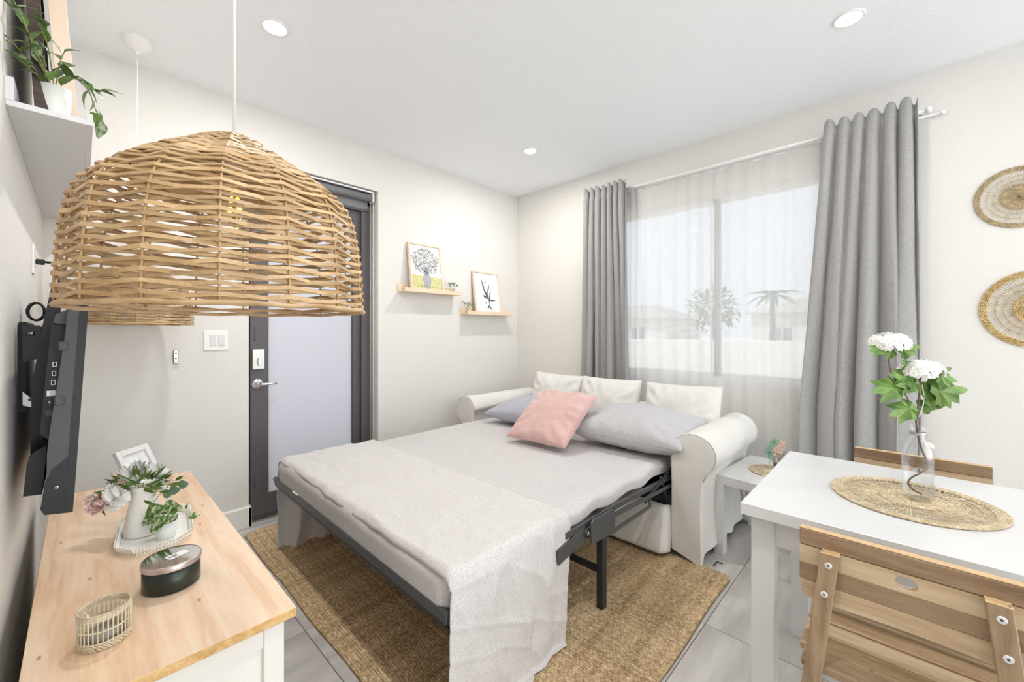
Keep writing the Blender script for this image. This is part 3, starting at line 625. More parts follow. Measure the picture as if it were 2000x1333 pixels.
# ---------------------------------------------------------------- back wall things
sw = thing('light_switch', 'white double light switch plate left of the door', 'switch', (.575, YB, 1.21))
MB().box(.515, .638, YB - .007, YB, 1.147, 1.270, bev=.002).build('plate', PLAST, sw)
for a in (.545, .588): MB().box(a, a + .032, YB - .011, YB - .007, 1.175, 1.242, bev=.0015).build('rocker', WHITE, sw)
hk = thing('wall_holder', 'small beige metal holder with two screw holes on the back wall', 'holder', (.382, YB, 1.116))
MB().box(.370, .394, YB - .012, YB, 1.08, 1.155, bev=.004).build('plate', STEEL, hk)
for z in (1.135, 1.105): MB().tube([(.382, YB - .0125, z), (.382, YB - .012, z)], .004, 12).build('screw_hole', BLACK, hk)
MB().box(.372, .400, YB - .022, YB - .010, 1.078, 1.090, bev=.003).build('lip', STEEL, hk)
def ledge(x0, x1, z, lab):
    t = thing('wall_ledge', lab, 'shelf', ((x0 + x1) / 2, YB, z), group='wooden picture ledges on the back wall')
    MB().box(x0, x1, YB - .012, YB, z, z + .07, bev=.001).build('back_board', BIRCH, t)
    MB().box(x0, x1, YB - .105, YB - .012, z, z + .013).build('shelf_board', BIRCH, t)
    MB().box(x0, x1, YB - .118, YB - .105, z, z + .034, bev=.001).build('front_lip', BIRCH, t)
ledge(1.835, 2.425, 1.597, 'birch picture ledge beside the door, the higher of the two')
ledge(2.505, 3.130, 1.428, 'birch picture ledge nearer the room corner, the lower of the two')
def art_frame(xc, z, w_, h_, nm, lab, art):
    t = thing(nm, lab, 'picture', (xc, YB - .092, z)); t.rotation_euler = (R(-8.5), 0, 0)
    for a, b, c, d in ((-w_ / 2, -w_ / 2 + .014, 0, h_), (w_ / 2 - .014, w_ / 2, 0, h_), (-w_ / 2 + .014, w_ / 2 - .014, 0, .014), (-w_ / 2 + .014, w_ / 2 - .014, h_ - .014, h_)): MB().box(a, b, 0, .024, c, d, bev=.001).build('frame_rail', BIRCHP, t, local=True)
    b = MB().box(-w_ / 2 + .014, w_ / 2 - .014, .010, .014, .014, h_ - .014); art(b, w_, h_); b.build('print', [PAPER, YEL, GRYV, INK, OLV], t, local=True)
YEL = mat('print_yellow', (.55, .53, .20), .7, (.68, .66, .38), 60); GRYV = mat('print_grey', (.30, .29, .33), .7, (.5, .49, .53), 120); INK = mat('print_ink', (.10, .11, .12), .7); OLV = mat('print_olive', (.12, .17, .09), .7)
def art1(b, w_, h_):
    y = .0095; b.cur = 1; b.add([(-w_ / 2 + .016, y, .016), (w_ / 2 - .016, y, .016), (w_ / 2 - .016, y, .13), (-w_ / 2 + .016, y, .145)], [(0, 1, 2, 3)])
    b.cur = 2; y = .009; P_ = [(-.018, .02), (.022, .02), (.04, .08), (.046, .12), (.022, .155), (.02, .19), (.03, .215), (-.03, .215), (-.016, .19), (-.02, .155), (-.044, .12), (-.036, .08)]
    b.add([(p[0], y, p[1]) for p in P_], [tuple(range(len(P_)))]); b.cur = 3; q = random.Random(2)
    for k in range(1300):
        a = q.uniform(0, 2 * math.pi); r_ = math.sqrt(q.random()); x = r_ * .140 * math.cos(a) * (1 + .12 * math.sin(a * 5)); z = .272 + r_ * .118 * math.sin(a)
        if abs(x) > w_ / 2 - .02 or z > h_ - .02: continue
        an = q.uniform(0, 6.28); L_ = .009; W_ = .0018; dx, dz = math.cos(an), math.sin(an)
        b.add([(x - dx * L_ / 2, .0085, z - dz * L_ / 2), (x - dz * W_, .0085, z + dx * W_), (x + dx * L_ / 2, .0085, z + dz * L_ / 2), (x + dz * W_, .0085, z - dx * W_)], [(0, 1, 2, 3)])
    for k in range(7): b.add([(-.1 + .03 * k, .0085, .045 + .01 * (k % 2)), (-.085 + .03 * k, .0085, .050), (-.09 + .03 * k, .0085, .038)], [(0, 1, 2)])
def art2(b, w_, h_):
    b.cur = 3
    def lf(x, z, an, L_, W_, c):
        b.cur = c; dx, dz = math.cos(R(an)), math.sin(R(an)); pts = [(x, z)]
        for t_, s_ in ((.3, 1), (.6, .85), (1, 0), (.6, -.85), (.3, -1)): pts.append((x + dx * L_ * t_ - dz * W_ * s_, z + dz * L_ * t_ + dx * W_ * s_))
        b.add([(p[0], .0092, p[1]) for p in pts], [tuple(range(6))])
    for a in ((.02, .06, 95, .13, .004, 4), (.0, .16, 115, .14, .011, 4), (-.035, .24, 105, .12, .010, 4), (.0, .20, 70, .12, .008, 3), (.01, .15, 150, .08, .010, 3), (.02, .14, 0, .09, .009, 3), (.02, .12, 80, .09, .012, 3), (.0, .16, 100, .07, .014, 3), (.02, .09, 230, .06, .010, 4), (.02, .08, -60, .055, .008, 3), (-.03, .15, 125, .06, .006, 4), (.02, .19, 50, .06, .005, 3), (-.02, .09, 120, .05, .005, 4), (-.02, .30, 78, .05, .006, 3)): lf(*a)
art_frame(2.085, 1.612, .335, .425, 'tree_picture', 'framed print of a grey tree on a yellow field, left picture', art1)
art_frame(2.815, 1.443, .345, .425, 'leaf_picture', 'framed print of a dark leafy sprig, right picture near the corner', art2)
def tiny_plant(x, y, z, lab):
    t = thing('sprig_glass', lab, 'plant', (x, y, z)); q = random.Random(int(x * 100))
    MB().lathe([(.0005, 0), (.016, 0), (.018, .03), (.014, .05), (.012, .05), (.016, .03), (.0005, .004)], (x, y, z), 20).build('glass', GLASS, t)
    for k in range(5):
        e = Vector((x + q.uniform(-.04, .045), y + q.uniform(-.02, .02), z + q.uniform(.07, .10))); MB().tube([(x, y, z + .01), e], .001, 4).build('stem', STEMG, t)
        for j in range(3): MB().leaf(e + Vector((q.uniform(-.015, .015), 0, q.uniform(-.02, .01))), (q.uniform(-1, 1), q.uniform(-.4, .1), q.uniform(-.2, .6)), (0, -1, .5), .028, .015, .1, .2, 4).build('leaf', LEAFE if j else LEAF, t)
tiny_plant(2.375, YB - .062, 1.611, 'tiny green sprig in a glass on the higher birch ledge')
tiny_plant(2.545, YB - .062, 1.442, 'tiny green sprig in a glass on the lower birch ledge')

# ---------------------------------------------------------------- rug
def rug():
    X0, X1, Y0, Y1 = .69, 2.30, .635, 2.97; st = .0036
    nx, ny = int((X1 - X0) / st), int((Y1 - Y0) / st)
    xs_ = np.linspace(X0, X1, nx + 1); ys_ = np.linspace(Y0, Y1, ny + 1); gx, gy = np.meshgrid(xs_, ys_, indexing='ij')
    rng = np.random.default_rng(1)
    row = np.floor((gx - X0) / .0115).astype(int)
    ph = (row % 2) * math.pi
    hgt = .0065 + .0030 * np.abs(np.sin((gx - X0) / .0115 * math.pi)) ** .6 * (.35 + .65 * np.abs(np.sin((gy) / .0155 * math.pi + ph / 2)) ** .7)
    jit = rng.random(row.max() + 2) * .0012; hgt += jit[row]
    gx2 = gx + .0035 * np.sin(gy * 9 + .5) * (np.abs(gx - .5 * (X0 + X1)) / (.5 * (X1 - X0))) ** 8
    gy2 = gy + .005 * np.sin(gx * 7) * (np.abs(gy - .5 * (Y0 + Y1)) / (.5 * (Y1 - Y0))) ** 8
    hgt[0, :] = hgt[-1, :] = .0; hgt[:, 0] = hgt[:, -1] = .0
    # rounded corners
    rc = .05
    for cx, cy in ((X0, Y0), (X1, Y0), (X0, Y1), (X1, Y1)):
        sx, sy = (1 if cx == X0 else -1), (1 if cy == Y0 else -1); dx = rc - sx * (gx2 - cx); dy = rc - sy * (gy2 - cy); msk = (dx > 0) & (dy > 0); d = np.hypot(dx, dy); mm = np.maximum(dx, dy); f = np.where(msk & (d > 1e-6), mm / np.maximum(d, 1e-6), 1)
        gx2 = np.where(msk, cx + sx * (rc - dx * f), gx2); gy2 = np.where(msk, cy + sy * (rc - dy * f), gy2)
    co_ = np.stack([gx2, gy2, hgt], -1).reshape(-1, 3).astype(np.float32)
    i, j = np.meshgrid(np.arange(nx), np.arange(ny), indexing='ij'); a = (i * (ny + 1) + j).ravel()
    q_ = np.stack([a, a + ny + 1, a + ny + 2, a + 1], -1).astype(np.int32)
    me = bpy.data.meshes.new('jute_rug'); me.vertices.add(len(co_)); me.vertices.foreach_set('co', co_.ravel())
    me.loops.add(q_.size); me.loops.foreach_set('vertex_index', q_.ravel()); me.polygons.add(len(q_)); me.polygons.foreach_set('loop_start', np.arange(0, q_.size, 4, dtype=np.int32)); me.polygons.foreach_set('loop_total', np.full(len(q_), 4, dtype=np.int32))
    me.update(calc_edges=True); me.validate()
    m = bpy.data.materials.new('jute'); m.use_nodes = True; N = m.node_tree.nodes; L = m.node_tree.links; b = N['Principled BSDF']; b.inputs['Roughness'].default_value = .85
    tc = N.new('ShaderNodeTexCoord'); mp = N.new('ShaderNodeMapping'); mp.inputs['Scale'].default_value = (90, 55, 1); L.new(tc.outputs['Object'], mp.inputs[0]); n1 = N.new('ShaderNodeTexNoise'); n1.inputs['Scale'].default_value = 1; n1.inputs['Detail'].default_value = 3; L.new(mp.outputs[0], n1.inputs['Vector'])
    mp2 = N.new('ShaderNodeMapping'); mp2.inputs['Scale'].default_value = (1.5, 14, 1); L.new(tc.outputs['Object'], mp2.inputs[0]); n2 = N.new('ShaderNodeTexNoise'); n2.inputs['Scale'].default_value = 1; n2.inputs['Detail'].default_value = 2; L.new(mp2.outputs[0], n2.inputs['Vector'])
    ad = N.new('ShaderNodeMath'); ad.operation = 'MULTIPLY_ADD'; ad.inputs[1].default_value = .35; L.new(n2.outputs[0], ad.inputs[0]); m5 = N.new('ShaderNodeMath'); m5.operation = 'MULTIPLY'; m5.inputs[1].default_value = .65; L.new(n1.outputs[0], m5.inputs[0]); L.new(m5.outputs[0], ad.inputs[2])
    cr = N.new('ShaderNodeValToRGB'); e = cr.color_ramp.elements; e[0].position = .34; e[0].color = (.26, .165, .08, 1); e[1].position = .66; e[1].color = (.72, .56, .36, 1); k = e.new(.5); k.color = (.48, .335, .185, 1)
    L.new(ad.outputs[0], cr.inputs[0])
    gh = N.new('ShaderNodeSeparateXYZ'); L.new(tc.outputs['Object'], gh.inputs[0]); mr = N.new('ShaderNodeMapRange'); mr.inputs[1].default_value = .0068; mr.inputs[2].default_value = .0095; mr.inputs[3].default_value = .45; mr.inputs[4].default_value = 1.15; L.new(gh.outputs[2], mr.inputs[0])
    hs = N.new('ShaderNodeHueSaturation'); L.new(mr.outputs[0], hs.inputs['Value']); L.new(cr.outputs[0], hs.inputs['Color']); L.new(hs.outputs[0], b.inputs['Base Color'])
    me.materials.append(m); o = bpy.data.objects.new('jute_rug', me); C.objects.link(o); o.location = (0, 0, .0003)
    tag(o, 'thick woven jute rug lying under the pulled-out sofa bed', 'rug')
rug()

# ---------------------------------------------------------------- sofa bed
sf = thing('sofa_bed', 'white slipcovered sofa bed with rolled arms, pulled out on a dark metal frame', 'sofa bed', (2.72, 1.78, 0))
AX0, AX1 = 2.285, 3.13
def arm(inner, sg):
    # profile in local (p outward from inner face, z); sg = -1 near arm (outward = -Y), +1 far arm
    P_ = [(0, .03), (0, .25), (0, .50), (.0, .60)]
    for k in range(15):
        a = math.pi - (math.pi * 1.28) * k / 14; P_.append((.118 + .122 * math.cos(a), .592 + .112 * math.sin(a)))
    P_ += [(.175, .46), (.166, .38), (.162, .25), (.166, .12), (.172, .03)]
    n = len(P_); nx = 26
    def ring(ix, X):
        out = []
        for k, (p, z) in enumerate(P_):
            t = k / (n - 1); hem = 0
            if z < .2: hem = (.2 - z) / .17
            zz = z; q = 0
            if hem > 0:
                zz = z - .0 + hem * (.020 * math.sin(X * 9 + t * 3 + 1) + .012)
                if X < AX0 + .06 and t > .5: zz = z - hem * .028
                q = hem * .012 * math.sin(X * 23 + 1)
            wr_ = .003 * nz(X * 9, p * 14, z * 9 + sg * 5) + .004 * nz(X * 4 + 3, z * 22, sg) * (1 if z < .45 else .25)
            out.append((X, inner + sg * (p + q + wr_ * (1 if t > .5 else -.6)), zz + wr_))
        return out
    vs = []; fs = []
    Xs = [AX0] + [AX0 + .006] + [AX0 + .006 + (AX1 - AX0 - .012) * i / nx for i in range(1, nx)] + [AX1 - .006, AX1]
    for i, X in enumerate(Xs):
        r_ = ring(i, X)
        if i == 0 or i == len(Xs) - 1:      # soft front edge
            cy = inner + sg * .09; r_ = [(X, cy + (b - cy) * .93, c if c < .1 else .42 + (c - .42) * .97) for a, b, c in r_]
        vs += r_
    for i in range(len(Xs) - 1):
        for k in range(n - 1): fs.append((i * n + k, i * n + k + 1, (i + 1) * n + k + 1, (i + 1) * n + k))
    a = MB().add(vs, fs, True)
    for i in (0, len(Xs) - 1):
        b = [vs[i * n + k] for k in range(n)]
        # cap as strips between inner and outer sides
        a.add(b, [tuple(range(n))])
    o = a.build('arm', SLIP, sf)
    fr_ = [Vector(p) for p in ring(1, AX0 + .003)][2:-4]
    MB().tube(fr_, .0028, 6).build('piping', SLIP, o)
    return o
arm(.948, -1); arm(2.615, 1)
# back
bk = MB()
def backf(u, v):
    Y = .955 + 1.635 * u; t = v
    P_ = [(3.02, .30), (3.00, .50), (3.00, .62), (3.015, .685), (3.06, .705), (3.085, .705), (3.115, .68), (3.125, .60), (3.128, .35), (3.13, .05)]
    f = t * (len(P_) - 1); i = min(int(f), len(P_) - 2); f -= i; a, b = P_[i], P_[i + 1]
    return (a[0] + (b[0] - a[0]) * f + .004 * nz(Y * 7, t * 9), Y, a[1] + (b[1] - a[1]) * f + .006 * nz(Y * 5, t * 3, 2))
bk.grid(backf, 40, 27); bk.build('back', SLIP, sf, mods=[SOL(.004)])
# low front panel
def frontf(u, v):
    Y = .944 + 1.672 * u; z = .035 + .245 * v; X = 2.205 + .055 * v ** 1.3 + .06 * max(0, 1 - u / .021) ** 1.5 + .006 * nz(Y * 5, z * 8, 3) + (.02 * (v - .85) / .15 if v > .85 else 0)
    if v < .08: z += .006 * nz(Y * 3, 1)
    return (X, Y, z + (.02 * math.sin(u * 3.1) if v > .5 else 0) * (v - .5) * 2)
MB().grid(frontf, 96, 16).build('front_panel', SLIP, sf, mods=[SOL(.006)])
MB().tube([frontf(.022, k / 12) for k in range(13)], .0035, 6).build('panel_seam', SLIP, sf)
MB().tube([(frontf(k / 40, .52)[0] - .003,) + tuple(frontf(k / 40, .52)[1:]) for k in range(41)], .0012, 5).build('panel_stitching', mat('stitch', (.62, .58, .53), .9), sf)
MB().box(2.30, 3.0, .955, 2.60, .06, .33).build('seat_well_shade', WSHADE, sf)  # solid dark block painting the shade of the hollow behind the front panel
for px in (2.33, 3.08):
    for py in (.83, 2.70): MB().box(px, px + .04, py - .02, py + .02, 0, .06).build('foot', FRAME, sf)
# metal bed frame
def bar(p, q, w_, h_, nm, m, bev=.002):
    p, q = Vector(p), Vector(q); d = q - p; M = Matrix.Translation(p) @ d.to_track_quat('X', 'Z').to_matrix().to_4x4()
    return MB().box(0, d.length, -w_ / 2, w_ / 2, -h_ / 2, h_ / 2, M=M, bev=bev).build(nm, m, sf)
FX = .782
bar((FX - .022, .985, .402), (FX, 2.645, .402), .020, .034, 'foot_rail', FRAMEL)
bar((FX - .016, .99, .380), (FX + .006, 2.63, .380), .030, .016, 'foot_channel', FRAME)
bar((FX - .010, 1.0, .358), (FX + .012, 2.62, .358), .012, .012, 'foot_rod', FRAME)
for yy in (.975, 2.60):
    bar((FX - (.02 if yy < 2 else 0), yy + .022, .400), (1.34, yy + .012, .445), .012, .034, 'side_rail', FRAMEL)
    bar((1.33, yy, .447), (1.78, yy, .445), .012, .026, 'side_rail', FRAMEL)
    bar((1.76, yy, .445), (2.34, yy, .425), .014, .024, 'side_rail', FRAMEL)
    bar((.86, yy + .022, .372), (1.5, yy + .012, .42), .010, .018, 'lower_rail', FRAME)
    bar((1.62, yy - .016, .424), (2.34, yy - .016, .388), .009, .020, 'link_bar', FRAMEL)
    bar((1.64, yy - .016, .352), (2.06, yy - .016, .350), .008, .020, 'link_bar', FRAMEL)
    bar((2.05, yy - .018, .345), (2.035, yy - .018, .415), .008, .018, 'link_bar', FRAMEL)
    bar((2.00, yy - .01, .385), (2.30, yy - .01, .470), .008, .022, 'link_bar', FRAME)
    bar((2.20, yy - .005, .46), (2.33, yy - .005, .25), .008, .022, 'link_bar', FRAME)
    bar((2.10, yy - .006, .40), (2.34, yy - .006, .48), .006, .014, 'link_bar', FRAME)
    pt = []
    for cx_, cz_, a0_ in ((1.497, .392, 180), (1.640, .385, 270), (1.640, .440, 0), (1.497, .442, 90)):
        for k in range(5):
            a = R(a0_ + 22.5 * k); pt.append((cx_ + .025 * math.cos(a), cz_ + .025 * math.sin(a)))
    MB().prism(pt, yy - .030, yy - .022, 'y').build('hinge_plate', FRAMEL, sf)
    bar((1.27, yy - .006, .385), (1.46, yy - .006, .415), .008, .062, 'rail_plate', FRAMEL)
    MB().tube([(1.462, yy - .02, .418), (1.462, yy + .01, .418)], .018, 16).build('pivot', FRAME, sf)
    MB().tube([(1.462, yy - .024, .418), (1.462, yy - .02, .418)], .009, 12).build('bolt', STEEL, sf)
    MB().box(1.612, 1.648, yy + .002, yy + .034, .012, .44, bev=.002).build('leg', FRAME, sf)
    MB().tube([(FX + .0, yy + .045, .405), (FX - .014, yy + .045, .405)], .008, 12).build('bolt', STEEL, sf)
bar((1.630, 1.0, .178), (1.630, 2.60, .178), .014, .030, 'cross_bar', FRAME)
bar((1.50, 1.0, .365), (1.50, 2.60, .365), .02, .03, 'cross_bar', FRAME)
bar((2.20, 1.0, .39), (2.20, 2.60, .39), .02, .03, 'cross_bar', FRAME)
# canvas deck with hooks, scalloped at its edge
def deckf(u, v):
    Y = 1.03 + 1.55 * u; X = FX + .02 + (2.2 - FX) * v; ed = (1 - v) ** 6
    return (X - .0 * ed, Y, .385 - .030 * (math.sin(math.pi * ((u * 9) % 1)) ** .8) * ed - .008 * (1 - ed))
MB().grid(deckf, 108, 14).build('canvas_deck', SHEET, sf, mods=[SOL(.003)])
for k in range(10):
    Y = 1.03 + 1.55 * k / 9; MB().tube([(FX + .03, Y, .383), (FX + .004, Y, .372), (FX - .004, Y, .385), (FX + .006, Y, .396)], .0018, 5).build('deck_hook', FRAME, sf)
def rbox(fx0, fx1, fy0, fy1, zb, zt, rad, wr_, nx=90, ny=90, seed=0., sag=None):
    def ax(t, a, b):     # t in 0..1 -> coordinate, drop
        e = .10
        if t < e: k = t / e; sgn = -1; 
        elif t > 1 - e: k = (1 - t) / e; sgn = 1
        else: return a + rad + (b - a - 2 * rad) * (t - e) / (1 - 2 * e), 0.
        # k 0 = bottom of side, 1 = top start
        if k < .45: c = 1.0; dz = rad + (zt - zb - rad) * (1 - k / .45)
        else: th = (k - .45) / .55 * math.pi / 2; c = math.cos(th); dz = rad * (1 - math.sin(th))
        off = rad * (1 - c)
        return (a + off if sgn < 0 else b - off), dz
    def f(u, v):
        x, dx = ax(u, fx0, fx1); y, dy = ax(v, fy0, fy1); dz = max(dx, dy) if min(dx, dy) <= 0 else min(zt - zb, math.hypot(dx, dy))
        z = max(zb, zt - dz)
        if dx > 0 and dy > 0:   # round the vertical corner
            cx = x - (fx0 + .05 if u < .5 else fx1 - .05); cy = y - (fy0 + .05 if v < .5 else fy1 - .05)
            d = math.hypot(cx, cy)
            if d > .05: x -= cx * (1 - .05 / d); y -= cy * (1 - .05 / d)
        wv = wr_ * (nz(x * 2.1, y * 2.1, seed) * .6 + nz(x * 6, y * 3, seed + 9) * .3 + nz(x * 14, y * 14, z * 12 + seed) * .12)
        if sag: zs = sag(x, y, z); z += zs
        if sag and x < 1.2: x -= .022 * (1.2 - x) / .42 * max(0, (2.6 - y) / 1.6)
        return (x, y, z + wv * (1 if dz < rad else .3))
    return f
mt = MB().grid(rbox(.835, 2.70, 1.05, 2.57, .435, .495, .03, .0), 30, 30).build('mattress', WHITE, sf)
MB().add([(FX - .0125, 2.335, .392), (FX - .0125, 2.255, .392), (FX - .0135, 2.255, .418), (FX - .0135, 2.335, .418), (FX + .004, 2.335, .432), (FX + .004, 2.255, .432)], [(0, 1, 2, 3), (3, 2, 5, 4)]).build('care_tag', PAPER, sf, mods=[SOL(.001)])
# fitted sheet
def sg(x, y, z):
    d = 0
    if y < 1.27 and x > 1.3: w_ = min(1, (1.27 - y) / .3) * min(1, (x - 1.3) / .2); d += w_ * (.010 * math.sin(x * 21 + y * 6) + .008 * nz(x * 11, y * 18, 4)); 
    if (y < 1.10 or y > 2.5) and x > .95: d += .042 * min(1, (x - .95) / .4) * max(0, 1 - (z - .412) / .10)
    return d
o = MB().grid(rbox(.778, 2.74, 1.000, 2.608, .412, .522, .045, .010, 150, 150, 1., sg), 170, 170).build('fitted_sheet', SHEET, mods=[SOL(.002)])
tag(o, 'heathered grey-beige fitted sheet stretched over the sofa bed mattress', 'bed sheet')
# top sheet, laid across the foot half and hanging to the floor at both sides
def topsheet(u, v):
    # v along Y: far hem -> over the top -> near hem ; u along X
    YN, YF, zt = .980, 2.630, .530
    LN, LF = .505, .505; Lt = YF - YN; tot = LF + Lt + LN; s_ = v * tot; r_ = .035
    wx0 = .790 - .030 * min(1, max(0, v * 1.6 - .3)) + .010 * nz(v * 23, 3) + .012 * nz(v * 9, 1)
    wx1 = 1.365 + .008 * nz(v * 11, 7)
    if s_ < LF:                     # far hang
        d = LF - s_; k = d / LF
        X0, X1 = wx0 - .02 * k, wx1 - .22 * k
        X = X0 + (X1 - X0) * u; amp = .035 * min(1, k * 2)
        Y = YF - .02 + amp * math.sin(u * 15 + .6) * (1 - .3 * u) - .03 * k; z = zt - r_ - d
        if d < r_ * 1.2: Y = YF - .02 * (d / r_)
        z = max(.014 + .002 * math.sin(u * 9), z + .03 * k * math.sin(u * 3.3))
        return (X + .02 * k * math.sin(u * 15), Y, z)
    if s_ < LF + Lt:
        t = (s_ - LF) / Lt; Y = YF + (YN - YF) * t; ez = 0
        for e in (YF - Y, Y - YN):
            if e < r_: ez = max(ez, r_ * (1 - math.sqrt(max(0, 1 - (1 - e / r_) ** 2))))
        X = wx0 + (wx1 - wx0) * u
        z = zt - ez + .004 * nz(X * 5, Y * 3, 2) + .006 * (1 - abs(nz(X * 9, Y * 2.2, 6)) * 2.2) ** 3 + .004 * (1 - abs(nz(X * 5 + Y * 3, Y * 3 - X * 2, 16)) * 2.2) ** 5 + .003 * math.sin(X * 30 + Y * 4) * (.5 + .5 * nz(X, Y * 2, 8))
        ef = (X - wx0)
        if ef < .03: z -= .022 * (1 - ef / .03) ** 2
        if 1 - u < .05: z -= .004
        return (X, Y, z)
    d = s_ - LF - Lt; k = d / LN
    X = wx0 - .02 * k + (wx1 - wx0 + .02 * k - .03 * k) * u
    z0_ = -d
    fold = .010 * math.sin(u * 13 + 1.0) * min(1, k * 3) + .010 * nz(X * 6, k * 3, 5) * min(1, k * 3) + .012 * math.exp(-((u - .62) / .05) ** 2) * k
    Y = YN - .006 * min(1, k * 6) + .022 * k - abs(fold) - .007 * max(0, 1 - abs(nz(X * 8, z0_ * 2.5, 12)) * 2.4) ** 4 - .005 * max(0, 1 - abs(nz(X * 4 + z0_ * 4, z0_ * 5, 21)) * 2.4) ** 6
    z = zt - r_ - d * (1 - .03 * (u > .7) * (u - .7) / .3)
    if z < .030: Y -= (.030 - z) * .5 ; z = .014 + (z + .02) * .05
    return (X, Y, max(.0125, z))
o = MB().grid(topsheet, 90, 300).build('top_sheet', SHEET2, mods=[SOL(.0022)])
tag(o, 'rumpled pale grey top sheet draped across the foot of the bed down to the rug', 'bed sheet')
# pillows
def pillow(name, lab, cat, w_, h_, t_, m, M, seed=0, n=44, wr_=.006, pinch=.07, group=None):
    vs = []; fs = []
    def pt(u, v, sgn):
        x = u * w_ / 2 * (1 - pinch * (1 - v * v)); y = v * h_ / 2 * (1 - pinch * (1 - u * u))
        e = max(0., (1 - u ** 2) * (1 - v ** 2)); z = t_ / 2 * (e ** .42)
        rr = math.hypot(u, v)
        z += wr_ * min(1, e * 4) * (nz(u * 1.6 + seed, v * 1.6, sgn) * .9 + nz(u * 5 + v * 3, (v - u) * 2.0 + seed, sgn) * .28)
        dg = abs(abs(u) - abs(v)); z += wr_ * .7 * min(1, e * 6) * math.sin(math.atan2(v, u) * 17 + seed + 2 * nz(u * 2, v * 2, seed)) * max(0, rr - .45) - wr_ * .35 * min(1, e * 4) * max(0, 1 - abs(nz(u * .9 + v * .5, (v - u) * 1.9, seed + sgn)) * 3) ** 3
        return M @ Vector((x, y, sgn * z))
    N_ = n + 1
    g_ = [-math.cos(math.pi * i / n) for i in range(N_)]; g_ = [.55 * a + .45 * (-1 + 2 * i / n) for i, a in enumerate(g_)]
    top = [pt(a, b, 1) for a in g_ for b in g_]; bot = [pt(a, b, -1) for a in g_ for b in g_]
    b = MB(); f1 = [(i * N_ + j, (i + 1) * N_ + j, (i + 1) * N_ + j + 1, i * N_ + j + 1) for i in range(n) for j in range(n)]
    vs = top + bot; o2 = N_ * N_
    def brd(i, j): return i in (0, n) or j in (0, n)
    mp_ = {}
    for i in range(N_):
        for j in range(N_): mp_[i * N_ + j] = (i * N_ + j) if brd(i, j) else o2 + i * N_ + j
    b.add(vs, f1 + [tuple(mp_[q] for q in f[::-1]) for f in f1], True)
    t = thing(name, lab, cat, M.translation, group=group)
    c = b.build('cover', m, t)
    ed = [top[i * N_] for i in range(N_)] + [top[n * N_ + j] for j in range(1, N_)] + [top[i * N_ + n] for i in range(n - 1, -1, -1)] + [top[j] for j in range(n - 1, 0, -1)]
    MB().tube(ed, .0022, 5, closed=True).build('seam', m, t)
    return t
def frame_M(o, xa, ya):      # origin, x axis, y axis
    xa = Vector(xa).normalized(); ya = Vector(ya); za = xa.cross(ya).normalized(); ya = za.cross(xa)
    return Matrix(((xa.x, ya.x, za.x, o[0]), (xa.y, ya.y, za.y, o[1]), (xa.z, ya.z, za.z, o[2]), (0, 0, 0, 1)))
for i, (y, lab) in enumerate(((2.235, 'square white back cushion nearest the room corner'), (1.712, 'square white back cushion in the middle of the three'), (1.135, 'square white back cushion nearest the side table'))):
    pillow('back_cushion', lab, 'cushion', .53, .48, .20, SLIP, frame_M((2.895, y, .655), (0, -1, 0.02 * (i - 1)), (.25, 0, 1)), seed=i * 3.3, wr_=.014, pinch=.035, group='white back cushions on the sofa bed')
pillow('grey_pillow', 'grey heathered pillow lying near the right arm of the sofa bed', 'pillow', .74, .50, .25, GREYP, frame_M((2.47, 1.25, .655), (0.04, -1, -.01), (1, .04, .14)), 1.7, wr_=.014, pinch=.03)
pillow('grey_pillow', 'bluish grey pillow half hidden behind the pink pillow', 'pillow', .66, .48, .19, mat('blue_grey_pillow', (.36, .36, .41), .9, (.48, .48, .535), 260, bump=.3, bscale=240, detail=5, ramp=(.36, .62)), frame_M((2.50, 2.14, .632), (0.03, -1, 0), (1, 0, .12)), 4.1, wr_=.008)
pillow('pink_pillow', 'square dusty pink pillow leaning on the two grey pillows', 'pillow', .47, .47, .16, PINK, frame_M((2.165, 1.70, .700), (0.03, -1, .01), (.80, 0.02, .56)), 2.4, wr_=.018, pinch=.05)

fb = MB().box(2.345, 2.404, .7385, .7435, .0005, .004, M=None).box(2.399, 2.404, .712, .7385, .0005, .004)
tag(fb.build('floor_bracket', FRAME), 'tiny dark metal corner bracket lying on the tiles by the sofa arm', 'bracket')
# ---------------------------------------------------------------- side table
st = thing('side_table', 'small square white side table beside the right sofa arm', 'side table', (2.745, .485, 0), R(-6))
MB().box(-.275, .275, -.275, .275, .40, .45, bev=.0015).build('tabletop', WHITE2, st, local=True)
for a in (-1, 1):
    for b in (-1, 1): MB().box(a * .275, a * .225, b * .275, b * .225, 0, .40, bev=.001).build('leg', WHITE2, st, local=True)
